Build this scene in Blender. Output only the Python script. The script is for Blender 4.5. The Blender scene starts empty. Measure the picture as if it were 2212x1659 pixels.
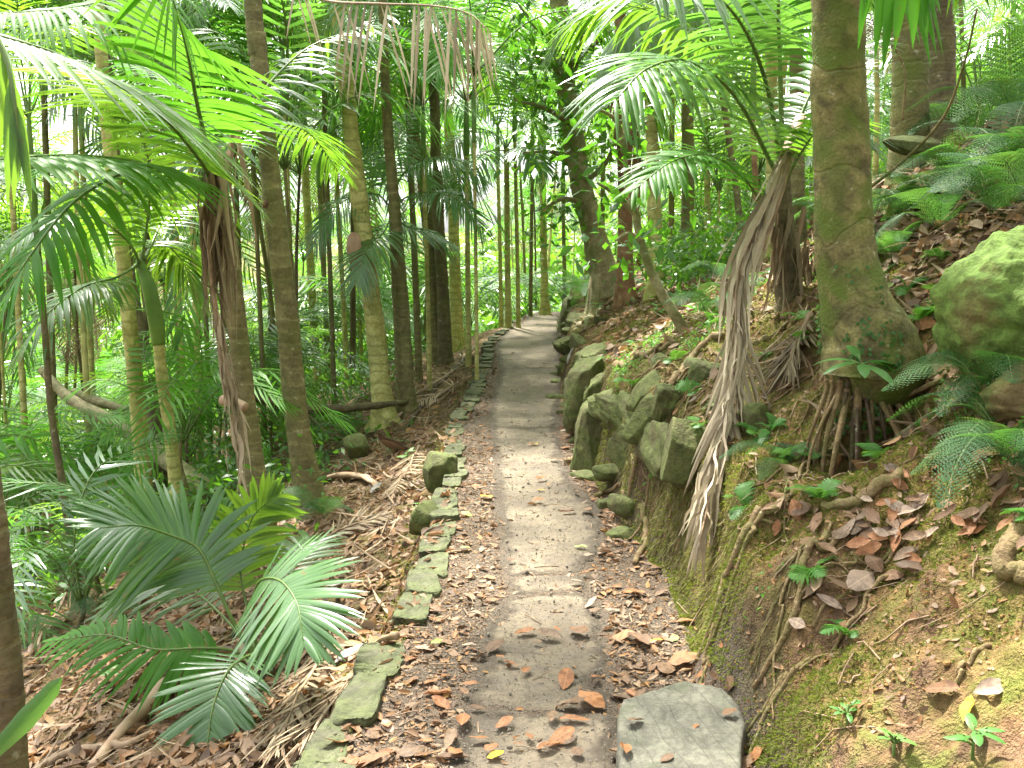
import bpy, math, random
import numpy as np
R = math.radians
rng = np.random.default_rng(7)
random.seed(7)
SC = bpy.context.scene
COL = SC.collection

# ------------------------------------------------------------ camera, sky, sun
PITCH = R(7.1); CAM = np.array([0, 0, 1.55]); F = 2150.6
cam = bpy.data.cameras.new('camera'); cam.lens = 35; cam.sensor_width = 36; cam.clip_end = 400
co = bpy.data.objects.new('camera', cam); COL.objects.link(co)
co.location = CAM; co.rotation_euler = (R(90) - PITCH, 0, 0); SC.camera = co
SUN_EL, SUN_AZ = R(62), R(-25)          # azimuth from +Y towards +X
w = bpy.data.worlds.new('World'); SC.world = w; w.use_nodes = True
nt = w.node_tree; bg = nt.nodes['Background']
sky = nt.nodes.new('ShaderNodeTexSky'); sky.sky_type = 'NISHITA'; sky.sun_disc = False
sky.sun_elevation = SUN_EL; sky.sun_rotation = SUN_AZ; sky.dust_density = 6; sky.air_density = 1.0
hs = nt.nodes.new('ShaderNodeHueSaturation'); hs.inputs['Saturation'].default_value = 0.12; hs.inputs['Value'].default_value = 1.0
nt.links.new(sky.outputs[0], hs.inputs['Color']); nt.links.new(hs.outputs[0], bg.inputs[0]); bg.inputs[1].default_value = 0.115
sl = bpy.data.lights.new('sun', 'SUN'); sl.energy = 4.6; sl.angle = R(4); sl.color = (1, 0.95, 0.84)
so = bpy.data.objects.new('sun', sl); COL.objects.link(so)
so.rotation_euler = (R(90) - SUN_EL, 0, R(180) - SUN_AZ)
so.rotation_euler = (-(R(90) - SUN_EL), 0, -SUN_AZ)
SC.view_settings.view_transform = 'Standard'; SC.view_settings.look = 'None'
SC.view_settings.exposure = 2.45; SC.view_settings.gamma = 1
SC.render.engine = 'CYCLES'
cy = SC.cycles; cy.max_bounces = 6; cy.diffuse_bounces = 4; cy.glossy_bounces = 2; cy.transmission_bounces = 4
cy.use_denoising = True; cy.use_adaptive_sampling = True; cy.adaptive_threshold = 0.02
cy.sample_clamp_indirect = 6

# ------------------------------------------------------------ maths helpers
def _h(n):
    n = n.astype(np.uint64); n = (n ^ (n >> np.uint64(15))) * np.uint64(2246822519) & np.uint64(0xffffffff)
    n = (n ^ (n >> np.uint64(13))) * np.uint64(3266489917) & np.uint64(0xffffffff)
    return ((n ^ (n >> np.uint64(16))) & np.uint64(0xffffff)).astype(float) / 0xffffff
def vn(p, seed=0):
    p = np.asarray(p, float); pi = np.floor(p); f = p - pi; f = f * f * (3 - 2 * f); pi = pi.astype(np.int64) + 100000
    d = p.shape[-1]; out = 0
    for c in range(1 << d):
        k = np.full(p.shape[:-1], seed * 7919 + 13, np.int64); wgt = 1.0
        for a in range(d):
            b = (c >> a) & 1
            k = k * 1103515 % 2147483647 + (pi[..., a] + b) * (374761393, 668265263, 982451653)[a] % 2147483647
            wgt = wgt * (f[..., a] if b else 1 - f[..., a])
        out = out + wgt * _h(k & 0xffffffff)
    return out * 2 - 1
def fbm(p, oc=4, seed=0):
    p = np.asarray(p, float); s = 0; a = 1; t = 0
    for i in range(oc):
        s = s + a * vn(p * 2 ** i, seed + i); t += a; a *= .5
    return s / t
def ss(x, a=0, b=1):
    t = np.clip((x - a) / (b - a), 0, 1); return t * t * (3 - 2 * t)
def nrm(v):
    return v / np.maximum(np.linalg.norm(v, axis=-1, keepdims=True), 1e-9)
CP, SP = math.cos(PITCH), math.sin(PITCH)
def ray(u, v):
    a = (u - 1106) / F; b = -(v - 829.5) / F
    return np.array([a, CP + b * SP, -SP + b * CP])
def at_y(u, v, y):
    d = ray(u, v); return CAM + d * (y / d[1])

# ------------------------------------------------------------ terrain
def zp(y): return 0.43 * ss(y, 10, 20) - 1.1 * ss(y, 21, 34)
def _edge(tab):
    o = []
    for v, u in tab:
        d = ray(u, v); z = 0.
        for _ in range(30):
            t = (z - CAM[2]) / d[2]; p = CAM + d * t; z = float(zp(min(p[1], 20)))
        if p[1] < 19.5: o.append((p[1], p[0]))
    o.sort(); return o
_L = _edge([(1659, 730), (1500, 800), (1400, 870), (1250, 935), (1150, 955), (1060, 985), (1000, 990), (920, 985), (850, 1030), (780, 1055), (740, 1062), (705, 1105)])
_R = _edge([(1659, 1630), (1500, 1550), (1400, 1490), (1250, 1440), (1200, 1395), (1100, 1318), (1000, 1265), (920, 1235), (850, 1213), (780, 1218), (740, 1212), (705, 1215)])
_L = [(-6, -.55), (1.5, -.55)] + _L + [(20, .27), (24, .9), (32, 3.5), (45, 9), (140, 30)]
_R = [(-6, .75), (1.5, .72)] + _R + [(20, 1.02), (24, 1.8), (32, 4.6), (45, 10.2), (140, 31)]
def XL(y): return np.interp(y, *zip(*_L))
def XR(y): return np.interp(y, *zip(*_R))
def KR(y): return np.interp(y, [0, 3, 6, 9, 13, 25, 60], [.72, .78, .82, .66, .50, .42, .3])
def HB(y): return np.interp(y, [0, 3, 4.2, 6, 8, 12, 17, 22, 40], [.10, .20, .50, .66, .58, .40, .50, .5, .2])
def H(x, y, fine=True):
    x = np.asarray(x, float); y = np.asarray(y, float); x, y = np.broadcast_arrays(x, y)
    wob = 0.07 * vn(np.stack([x * 0 + 3.3, y * 1.7], -1), 5) + 0.03 * vn(np.stack([x * 0 + 1.3, y * 5], -1), 6)
    xl = XL(y) - wob * .7; xr = XR(y) + wob
    dl = np.clip(xl - x, 0, None); dr = np.clip(x - xr, 0, None)
    D = 0.15 * ss(dl, .06, .2) + .36 * dl + .16 * np.clip(dl - 3, 0, None); D = 7.5 * (1 - np.exp(-D / 7.5))
    far = ss(y, 14, 40)
    D = D * (1 - .35 * far)
    U = HB(y) * ss(dr, 0, .20) + KR(y) * dr; U = 11 * (1 - np.exp(-U / 11))
    z = zp(y) - D + U
    z = z + 9 * ss(y, 58, 100)          # the far side of the valley
    P = np.stack([x, y], -1)
    away = ss(dl + dr, 0, 1.2)
    z = z + away * (0.16 * fbm(P * .55, 3, 11) + .05 * vn(P * 2.1, 3))
    if fine:
        off = ss(dl + dr, 0, .25)
        z = z + (0.006 + .035 * off) * fbm(P * 6.5, 3, 21) + (.003 + .012 * off) * vn(P * 31, 4)
        # ledges and hollows of the cut bank
        bk = ss(dr, .04, .2) * (1 - ss(dr, 1.2, 2.2)) * (1 - ss(y, 12, 20))
        z = z + bk * (.065 * fbm(P * 3.3, 3, 33) + .020 * fbm(P * 9, 3, 37) + .035 * np.abs(vn(P * 11, 34)) * vn(P * 5, 35) + .012 * vn(P * 42, 36))
        z = z + .05 * ss(dr, .05, .3) * (1 - ss(dr, .9, 1.8)) * vn(np.stack([x * 3 + U * 2, y * 3.5], -1), 31)
    z = z - .34 * np.exp(-((x - 1.47) ** 2 + (y - 3.97) ** 2) / .055)      # the washed-out hollow under the big palm
    z = z - .10 * np.exp(-((x - .98) ** 2 + (y - 3.55) ** 2) / .008)      # small mossy cave in the bank
    return z
def Hn(x, y, e=.03):
    gx = (H(x + e, y) - H(x - e, y)) / (2 * e); gy = (H(x, y + e) - H(x, y - e)) / (2 * e)
    return nrm(np.stack([-gx, -gy, np.ones_like(gx)], -1))
def gnd(u, v, tmax=60):
    """where the view ray through a photo pixel meets the terrain"""
    d = ray(u, v); t = np.linspace(1.5, tmax, 6000); p = CAM + d * t[:, None]
    below = p[:, 2] < H(p[:, 0], p[:, 1])
    i = int(np.argmax(below)) if below.any() else len(t) - 1
    q = p[i].copy(); q[2] = H(q[0], q[1]); return q

# ------------------------------------------------------------ mesh helpers (all quads)
def mk(name, V, Q, mats, parent=None, mi=None, smooth=True, loc=None):
    V = np.asarray(V, np.float32).reshape(-1, 3); Q = np.asarray(Q, np.int32).reshape(-1, 4)
    if loc is not None: V = V - np.asarray(loc, np.float32)
    me = bpy.data.meshes.new(name)
    me.vertices.add(len(V)); me.vertices.foreach_set('co', V.ravel())
    me.loops.add(Q.size); me.loops.foreach_set('vertex_index', Q.ravel())
    me.polygons.add(len(Q)); me.polygons.foreach_set('loop_start', np.arange(len(Q), dtype=np.int32) * 4)
    if not isinstance(mats, (list, tuple)): mats = [mats]
    for m in mats: me.materials.append(m)
    if mi is not None: me.polygons.foreach_set('material_index', np.asarray(mi, np.int32))
    me.polygons.foreach_set('use_smooth', np.full(len(Q), smooth))
    me.update(calc_edges=True); 
    o = bpy.data.objects.new(name, me); COL.objects.link(o)
    if parent is not None: o.parent = parent
    if loc is not None: o.location = [float(c) for c in loc]
    return o
def tag(o, label=None, cat=None, group=None, kind=None):
    if label: o['label'] = label
    if cat: o['category'] = cat
    if group: o['group'] = group
    if kind: o['kind'] = kind
    return o
def thing(name, loc, label, cat, group=None):
    o = bpy.data.objects.new(name, None); COL.objects.link(o); o.location = [float(c) for c in loc]
    o.empty_display_size = .1
    return tag(o, label, cat, group)
class B:
    def __init__(s): s.V = []; s.Q = []; s.M = []; s.n = 0
    def add(s, V, Q, m=0):
        V = np.asarray(V).reshape(-1, 3); Q = np.asarray(Q).reshape(-1, 4)
        s.V.append(V); s.Q.append(Q + s.n); s.M.append(np.full(len(Q), m)); s.n += len(V); return s
    def mk(s, name, mats, parent=None, **k):
        return mk(name, np.concatenate(s.V), np.concatenate(s.Q), mats, parent, mi=np.concatenate(s.M), **k)
def crom(P, m):
    P = np.asarray(P, float)
    if len(P) == 2: return P[0] + (P[1] - P[0]) * np.linspace(0, 1, m)[:, None]
    A = np.vstack([2 * P[0] - P[1], P, 2 * P[-1] - P[-2]]); n = len(P) - 1
    t = np.linspace(0, n, m); i = np.minimum(t.astype(int), n - 1); f = (t - i)[:, None]
    a, b, c, d = A[i], A[i + 1], A[i + 2], A[i + 3]
    return .5 * (2 * b + (c - a) * f + (2 * a - 5 * b + 4 * c - d) * f ** 2 + (3 * b - a - 3 * c + d) * f ** 3)
def tube(P, r, sides=8, m=None, rough=0, seed=0, flat=1.0, cap=True):
    P = np.asarray(P, float); r = np.asarray(r, float) * np.ones(len(P))
    if m: 
        rr = np.interp(np.linspace(0, len(P) - 1, m), np.arange(len(P)), r); P = crom(P, m); r = rr
    T = nrm(np.gradient(P, axis=0)); ref = np.array([0, 0, 1.]) if abs(T[0][2]) < .8 else np.array([1., 0, 0])
    X = [nrm(np.cross(ref, T[0]))]
    for i in range(1, len(P)): X.append(nrm(X[-1] - T[i] * np.dot(X[-1], T[i])))
    X = np.array(X); Y = np.cross(T, X); a = np.arange(sides) * 2 * np.pi / sides
    ring = X[:, None] * np.cos(a)[None, :, None] + flat * Y[:, None] * np.sin(a)[None, :, None]
    rad = r[:, None] * np.ones(sides)
    V = P[:, None] + ring * rad[..., None]
    if rough: V = V + ring * (rough * fbm(V * (3 / max(r.max(), .01)) * .35, 3, seed))[..., None] * rad[..., None]
    n = len(P)
    if cap: V = np.concatenate([P[:1, None].repeat(sides, 1), V, P[-1:, None].repeat(sides, 1)]); n += 2
    i = np.arange(n - 1)[:, None] * sides; j = np.arange(sides)[None]; k = (j + 1) % sides
    Q = np.stack([i + j, i + k, i + sides + k, i + sides + j], -1)
    return V.reshape(-1, 3), Q.reshape(-1, 4)
def leaves(pos, D, N, L, W, droop=0, curl=0, fold=0, segs=4, halves=2, prof=None, wavy=0):
    pos = np.asarray(pos, float); n = len(pos); one = np.ones(n)
    L = L * one; W = W * one; droop = droop * one; curl = curl * one; fold = fold * one
    D = nrm(np.asarray(D, float) * np.ones((n, 3))); N = np.asarray(N, float) * np.ones((n, 3))
    S = nrm(np.cross(N, D)); N = np.cross(D, S)
    s = np.linspace(0, 1, segs + 1)
    pw = np.interp(s, *(prof or ([0, .15, .45, .8, 1], [.12, .7, 1, .62, .04])))
    c = pos[:, None] + D[:, None] * (L[:, None] * s)[..., None]
    c[..., 2] -= (droop * L)[:, None] * s ** 2
    c = c + N[:, None] * ((curl * L)[:, None] * (s ** 2))[..., None]
    if wavy: c = c + N[:, None] * ((rng.normal(0, wavy, (n, segs + 1)) * L[:, None]))[..., None]
    hw = (W[:, None] * pw) * .5
    f = (fold[:, None] * hw)[..., None] * N[:, None]
    a = c - S[:, None] * hw[..., None] + f; b = c + S[:, None] * hw[..., None] + f
    if halves == 2: V = np.stack([a, c, b], 2); k = 3
    else: V = np.stack([a, b], 2); k = 2
    base = np.arange(n)[:, None, None] * (segs + 1) * k + np.arange(segs)[None, :, None] * k + np.arange(k - 1)[None, None]
    Q = np.stack([base, base + 1, base + k + 1, base + k], -1)
    return V.reshape(-1, 3), Q.reshape(-1, 4)
PALMP = ([0, .06, .3, .6, .85, 1], [.45, .8, 1, .9, .5, .03])
def frond(P, n=38, L=.55, Wd=.035, up=(0, 0, 1), a0=72, a1=24, droop=.35, lift=.12, segs=4, halves=2, start=.2, rr=.012,
          jit=.06, gap=0, fold=.35, one=None, hang=0, rs=6, shape=None, flip=1):
    M = 40; C = crom(P, M); T = nrm(np.gradient(C, axis=0)); up = np.asarray(up, float)
    S = nrm(np.cross(T, up)); 
    for i in range(1, M):
        if np.dot(S[i], S[i - 1]) < 0: S[i] *= -1
    Nn = np.cross(S, T)
    if np.dot(Nn[M // 3], up) < 0: Nn = -Nn
    b = B(); r = np.linspace(1, .18, M) * rr; r[:3] *= 1.5
    b.add(*tube(C, r, rs), m=1)
    tt = np.linspace(0, 1, n)
    for sd in (1, -1):
        if one and one != sd: continue
        t_ = np.clip(tt + rng.normal(0, .15 / n, n), 0, 1); keep = rng.random(n) > gap; t_ = t_[keep]; m = len(t_)
        x = (start + (1 - start) * t_) * (M - 1)
        f = lambda A: np.stack([np.interp(x, np.arange(M), A[:, k]) for k in range(3)], -1)
        p, t3, s3, n3 = f(C), nrm(f(T)), nrm(f(S)), nrm(f(Nn))
        a = np.radians(a0 + (a1 - a0) * t_ ** 1.2 + rng.normal(0, 90 * jit, m) * .5)[:, None]
        D = np.cos(a) * t3 + sd * np.sin(a) * s3 + (lift + rng.normal(0, jit, m))[:, None] * n3
        if hang: D = D * (1 - hang) + np.array([0, 0, -1.]) * hang
        sh = np.interp(t_, *(shape or ([0, .12, .4, .75, 1], [.55, .85, 1, .8, .35])))
        LL = L * sh * rng.uniform(.88, 1.06, m) * np.where(rng.random(m) < .07, rng.uniform(.35, .8, m), 1)
        b.add(*leaves(p, D, n3, LL, Wd * np.sqrt(sh), droop=droop * rng.uniform(.6, 1.4, m), fold=-fold, segs=segs, halves=halves, prof=PALMP))
    return b
# cube-sphere
def csph(n):
    V = []; Q = []; k = 0; g = np.tan(np.linspace(-1, 1, n + 1) * np.pi / 4)
    for ax in range(3):
        for sg in (1, -1):
            A, Bq = np.meshgrid(g, g, indexing='ij'); v = np.zeros((n + 1, n + 1, 3)); v[..., ax] = sg
            v[..., (ax + 1) % 3] = A; v[..., (ax + 2) % 3] = Bq * sg; V.append(v.reshape(-1, 3))
            i = (np.arange(n)[:, None] * (n + 1) + np.arange(n)) + k
            Q.append(np.stack([i, i + n + 1, i + n + 2, i + 1], -1).reshape(-1, 4)); k += (n + 1) ** 2
    V = np.concatenate(V); Q = np.concatenate(Q)
    key = np.round(V, 5); _, idx, inv = np.unique(key, axis=0, return_index=True, return_inverse=True)
    return nrm(V[idx]), inv.reshape(-1)[Q]
def rock(loc, size, rot=0, seed=0, n=14, amp=.25, boxy=.5, tilt=(0, 0), fine=.04, ftop=None, facets=9):
    V, Q = csph(n)
    q = 1 + boxy * 5; V = V / (np.sum(np.abs(V) ** q, -1, keepdims=True) ** (1 / q))
    V = V * (1 + amp * fbm(V * 1.3 + seed * 3.7, 2, seed)[:, None])
    rr0 = np.random.default_rng(seed + 500)
    for k in range(facets):
        pn = nrm(rr0.normal(0, 1, 3)); dd = V @ pn; lim = rr0.uniform(.62, .86) * dd.max(); V = V - np.outer(np.clip(dd - lim, 0, None) * .9, pn)
    V = V * (1 + fine * fbm(V * 5 + seed, 4, seed + 9)[:, None] + fine * .5 * fbm(V * 14 + seed, 2, seed + 8)[:, None])
    if ftop is not None: V[:, 2] = np.minimum(V[:, 2], ftop + .10 * fbm(V * 3 + seed, 3, seed + 5))
    V = V * np.asarray(size) / 2
    c, s = math.cos(rot), math.sin(rot); V = V @ np.array([[c, s, 0], [-s, c, 0], [0, 0, 1]])
    a, b_ = tilt; V = V @ np.array([[1, 0, 0], [0, math.cos(a), math.sin(a)], [0, -math.sin(a), math.cos(a)]])
    V = V @ np.array([[math.cos(b_), 0, -math.sin(b_)], [0, 1, 0], [math.sin(b_), 0, math.cos(b_)]])
    return V + np.asarray(loc), Q

# ------------------------------------------------------------ materials
class NT:
    def __init__(s, name):
        s.m = bpy.data.materials.new(name); s.m.use_nodes = True; s.t = s.m.node_tree; s.t.nodes.clear()
    def n(s, ty, **k):
        nd = s.t.nodes.new('ShaderNode' + ty)
        for a, v in k.items():
            if a.startswith('i_'):
                key = a[2:]; key = int(key) if key.isdigit() else key.replace('_', ' ')
                sock = nd.inputs[key]
                if hasattr(v, 'links') or isinstance(v, bpy.types.NodeSocket): s.t.links.new(v, sock)
                else: sock.default_value = v
            else: setattr(nd, a, v)
        return nd
    def math(s, op, a, b=0.):
        return s.n('Math', operation=op, i_0=a, i_1=b).outputs[0]
    def noise(s, sc, vec, det=4, dist=0, rough=.55):
        return s.n('TexNoise', i_Scale=sc, i_Vector=vec, i_Detail=det, i_Distortion=dist, i_Roughness=rough).outputs['Fac']
    def ramp(s, fac, stops, interp='LINEAR'):
        r = s.n('ValToRGB', i_Fac=fac); cr = r.color_ramp; cr.interpolation = interp
        while len(cr.elements) > 1: cr.elements.remove(cr.elements[-1])
        for i, (p, c) in enumerate(stops):
            e = cr.elements[0] if i == 0 else cr.elements.new(p); e.position = p; e.color = (*c, 1) if len(c) == 3 else c
        return r.outputs[0]
    def mix(s, fac, a, b, bt='MIX'):
        m = s.n('Mix', data_type='RGBA', blend_type=bt); 
        for k, v in ((0, fac), (6, a), (7, b)):
            if isinstance(v, bpy.types.NodeSocket): s.t.links.new(v, m.inputs[k])
            else: m.inputs[k].default_value = v if k == 0 else (*v, 1)
        return m.outputs[2]
    def coord(s, kind='Object'): return s.n('TexCoord').outputs[kind]
    def bump(s, h, strength=.4, dist=.02): return s.n('Bump', i_Height=h, i_Strength=strength, i_Distance=dist).outputs[0]
    def out(s, sh):
        o = s.n('OutputMaterial', i_Surface=sh); return s.m
    def bsdf(s, col, rough=.8, normal=None, spec=.4):
        k = dict(i_Roughness=rough)
        p = s.n('BsdfPrincipled', **k)
        for nm, v in (('Base Color', col), ('Specular IOR Level', spec), ('Normal', normal)):
            if v is None: continue
            if isinstance(v, bpy.types.NodeSocket): s.t.links.new(v, p.inputs[nm])
            else: p.inputs[nm].default_value = (*v, 1) if nm == 'Base Color' else v
        return p.outputs[0]
def gray(v): return (v, v, v)
def leafmat(name, stops, tcol, tfac=.4, rough=.38, spec=.5, var=.35, brown=.6):
    t = NT(name); g = t.n('NewGeometry'); oi = t.n('ObjectInfo')
    isl = g.outputs['Random Per Island']
    mixr = t.math('ADD', t.math('MULTIPLY', oi.outputs['Random'], .65), t.math('MULTIPLY', isl, .35))
    c = t.ramp(mixr, stops)
    nz = t.noise(9, t.coord('Object'), 3)
    c = t.mix(t.math('MULTIPLY', t.math('SUBTRACT', nz, .35), var), c, tuple(x * .45 for x in stops[0][1]))
    tc = t.mix(t.math('MULTIPLY', mixr, .5), tcol, (tcol[0] * 1.7 + .02, tcol[1] * 1.05, tcol[2]))
    br_ = t.ramp(t.noise(17, t.coord('Object'), 4, .5), [(.66, gray(0)), (.72, gray(1))]); br2 = t.math('MULTIPLY', br_, brown); c = t.mix(br2, c, (.20, .13, .04)); tc = t.mix(br2, tc, (.22, .14, .03))
    p = t.bsdf(c, rough, None, spec); tr = t.n('BsdfTranslucent', i_Color=tc).outputs[0]
    return t.out(t.n('MixShader', i_0=tfac, i_1=p, i_2=tr).outputs[0])
M = {}
M['palm'] = leafmat('palm_leaf', [(0, (.025, .065, .018)), (.5, (.045, .11, .024)), (1, (.08, .16, .03))], (.20, .46, .03), .42, .33, .55)
M['palm_bright'] = leafmat('palm_leaf_bright', [(0, (.035, .12, .012)), (.5, (.05, .17, .015)), (1, (.09, .22, .02))], (.13, .44, .03), .44, .5, .2)
M['palm_grey'] = leafmat('palm_leaf_waxy', [(0, (.035, .095, .03)), (.5, (.06, .14, .045)), (1, (.09, .185, .06))], (.16, .45, .05), .28, .24, .75)
M['fern'] = leafmat('fern_leaf', [(0, (.02, .06, .025)), (.5, (.035, .10, .035)), (1, (.08, .17, .05))], (.12, .34, .05), .35, .6, .2)
M['broad'] = leafmat('broad_leaf', [(0, (.02, .06, .015)), (.5, (.035, .11, .02)), (1, (.07, .17, .03))], (.14, .42, .02), .38, .35, .5)
M['fresh'] = leafmat('fresh_leaf', [(0, (.05, .15, .03)), (.5, (.08, .22, .05)), (1, (.14, .30, .05))], (.2, .5, .06), .4, .45, .4)
M['moss_t'] = leafmat('moss_blade', [(0, (.06, .075, .014)), (.4, (.10, .125, .022)), (.8, (.15, .18, .035)), (1, (.14, .22, .06))], (.2, .28, .04), .4, .75, .15)
def drymat(name, stops, tfac=.2, vein=False):
    t = NT(name); g = t.n('NewGeometry'); oi = t.n('ObjectInfo')
    r = t.math('FRACT', t.math('ADD', g.outputs['Random Per Island'], oi.outputs['Random']))
    c = t.ramp(r, stops); co_ = t.coord()
    nz = t.noise(60, co_, 3)
    c = t.mix(t.math('MULTIPLY', nz, .55), c, tuple(x * .4 for x in stops[len(stops) // 2][1]))
    if vein:
        sp_ = t.n('SeparateXYZ', i_Vector=co_); ay = t.math('ABSOLUTE', sp_.outputs['Y']); x_ = sp_.outputs['X']
        mid = t.ramp(ay, [(.006, gray(1)), (.016, gray(0))])
        sv = t.ramp(t.math('FRACT', t.math('MULTIPLY', t.math('SUBTRACT', x_, t.math('MULTIPLY', ay, .7)), 9.)), [(0, gray(1)), (.12, gray(0)), (.9, gray(0)), (1, gray(1))])
        big = t.ramp(t.noise(5, t.n('VectorMath', operation='ADD', i_0=co_, i_1=t.n('CombineXYZ', i_X=t.math('MULTIPLY', oi.outputs['Random'], 37.), i_Y=oi.outputs['Random']).outputs[0]).outputs[0], 5, .6), [(.40, gray(0)), (.62, gray(1))])
        c = t.mix(t.math('MULTIPLY', big, .6), c, tuple(x * .38 for x in stops[0][1])); c = t.mix(t.math('MULTIPLY', sv, .22), c, tuple(x * .5 for x in stops[0][1])); c = t.mix(t.math('MULTIPLY', mid, .5), c, tuple(min(1, x * 1.5 + .03) for x in stops[0][1]))
    p = t.bsdf(c, .62, t.bump(nz, .3, .004), .35); tr = t.n('BsdfTranslucent', i_Color=c).outputs[0]
    return t.out(t.n('MixShader', i_0=tfac, i_1=p, i_2=tr).outputs[0])
M['litter'] = drymat('fallen_leaf', [(0, (.07, .04, .025)), (.14, (.24, .12, .05)), (.28, (.38, .19, .07)), (.42, (.20, .115, .06)), (.56, (.30, .19, .11)), (.70, (.36, .25, .16)), (.80, (.10, .065, .045)), (.90, (.25, .165, .10)), (1, (.36, .19, .05))])
M['orange'] = drymat('orange_leaf', [(0, (.30, .13, .05)), (.5, (.44, .20, .08)), (1, (.36, .15, .065))], vein=True)
M['brown'] = drymat('brown_leaf', [(0, (.19, .10, .05)), (.5, (.28, .155, .08)), (1, (.15, .085, .05))], vein=True)
M['pale'] = drymat('pale_leaf', [(0, (.40, .29, .21)), (.5, (.48, .35, .26)), (1, (.36, .26, .20))], vein=True)
M['yellow'] = drymat('yellow_leaf', [(0, (.62, .36, .02)), (.5, (.70, .42, .03)), (1, (.66, .46, .05))], vein=True)
M['lime'] = drymat('lime_leaf', [(0, (.36, .46, .12)), (1, (.45, .55, .2))], vein=True)
M['white'] = drymat('whitish_leaf', [(0, (.36, .33, .30)), (1, (.46, .42, .38))], vein=True)
M['dull'] = drymat('dull_leaf', [(0, (.16, .09, .05)), (.4, (.26, .15, .08)), (.7, (.30, .20, .12)), (1, (.11, .07, .045))], vein=True)
M['straw'] = drymat('dry_frond', [(0, (.26, .17, .10)), (.35, (.40, .29, .18)), (.7, (.48, .37, .25)), (1, (.30, .19, .11))], .25)
M['dead'] = drymat('dead_frond', [(0, (.12, .08, .045)), (.5, (.24, .175, .10)), (1, (.38, .31, .20))], .25)
M['ash'] = drymat('bleached_frond', [(0, (.20, .15, .095)), (.4, (.48, .39, .26)), (.75, (.62, .52, .37)), (1, (.26, .19, .12))], .2)
def simple(name, col, col2, sc=20, rough=.6, bumpd=.004, spec=.35):
    t = NT(name); c = t.coord(); nz = t.noise(sc, c, 5); 
    return t.out(t.bsdf(t.mix(t.ramp(nz, [(.3, gray(0)), (.7, gray(1))]), col, col2), rough, t.bump(nz, .5, bumpd), spec))
M['hair'] = drymat('root_hair', [(0, (.10, .10, .025)), (.5, (.20, .15, .06)), (1, (.13, .14, .03))])
M['crumb'] = simple('soil_crumb', (.14, .08, .03), (.30, .18, .07), 30, .95, .002, .1)
M['grit'] = simple('grit', (.12, .10, .08), (.28, .25, .20), 40, .9, .002, .2)
M['stem'] = simple('green_stem', (.07, .13, .03), (.13, .20, .05), 14, .4)
M['shaft'] = simple('crownshaft', (.06, .13, .02), (.14, .24, .05), 4, .35)
M['drystem'] = simple('dry_stem', (.16, .10, .06), (.34, .24, .15), 12, .7)
M['husk'] = simple('dry_sheath', (.26, .15, .09), (.46, .33, .23), 6, .6, .006)
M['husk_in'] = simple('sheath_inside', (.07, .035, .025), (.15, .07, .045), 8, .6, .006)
def bark(name, a, b, ringc, ringf=9., moss=.3, ringw=.25, scale=1.):
    t = NT(name); c = t.coord(); g = t.n('NewGeometry')
    sep = t.n('SeparateXYZ', i_Vector=c); z = sep.outputs['Z']
    dn = t.noise(2.2, c, 3); zz = t.math('ADD', t.math('MULTIPLY', z, ringf), t.math('MULTIPLY', dn, 2.2))
    fr = t.math('FRACT', zz); ring = t.ramp(fr, [(0, gray(1)), (ringw * .5, gray(.7)), (ringw, gray(0)), (.94, gray(0)), (1, gray(1))])
    n1 = t.noise(7 * scale, c, 6, .4); n2 = t.noise(38 * scale, c, 4); n3 = t.noise(2.3 * scale, c, 5, .6)
    base = t.mix(t.ramp(n1, [(.36, gray(0)), (.64, gray(1))]), a, b)
    rm = t.math('MULTIPLY', ring, t.math('MULTIPLY', t.ramp(n1, [(.36, gray(.1)), (.6, gray(1))]), .62))
    base = t.mix(rm, base, ringc)
    base = t.mix(t.math('MULTIPLY', t.ramp(n2, [(.45, gray(0)), (.7, gray(1))]), .45), base, tuple(x * .35 for x in a))
    base = t.mix(t.math('MULTIPLY', t.ramp(n3, [(.46, gray(0)), (.62, gray(1))]), moss), base, (.09, .13, .018))
    lich = t.ramp(t.noise(14 * scale, c, 3), [(.66, gray(0)), (.72, gray(1))])
    base = t.mix(t.math('MULTIPLY', lich, .45), base, (.42, .44, .30))
    h = t.math('ADD', t.math('MULTIPLY', ring, -.5), t.math('ADD', n2, n1))
    return t.out(t.bsdf(base, .78, t.bump(h, .7, .012), .3))
M['bark_y'] = bark('palm_bark_yellow', (.32, .30, .09), (.56, .53, .22), (.12, .14, .03), 8, .35)
M['bark_b'] = bark('palm_bark_brown', (.115, .10, .045), (.21, .185, .085), (.30, .28, .12), 9, .35, .3)
M['bark_d'] = bark('palm_bark_dark', (.085, .068, .038), (.16, .13, .072), (.19, .17, .08), 10, .3)
M['bark_g'] = bark('mossy_bark', (.12, .11, .045), (.21, .185, .075), (.16, .14, .07), 5, .75, .12, 1.3)
M['bark_m'] = bark('blotched_mossy_bark', (.085, .075, .03), (.25, .22, .085), (.15, .13, .055), 3, .95, .05, 1.9)
M['bark_t'] = bark('tree_bark', (.20, .17, .09), (.38, .34, .20), (.2, .2, .1), 1.3, .5, .2, 1.2)
M['bark_r'] = bark('peeling_bark', (.20, .10, .05), (.34, .2, .11), (.12, .07, .04), 4, .15)
M['root'] = bark('root_bark', (.14, .09, .04), (.25, .175, .085), (.2, .16, .08), 6, .4, .2, 2.5)
M['rootd'] = bark('dark_root_bark', (.05, .03, .02), (.12, .08, .05), (.1, .07, .04), 6, .25, .2, 2.5)
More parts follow.
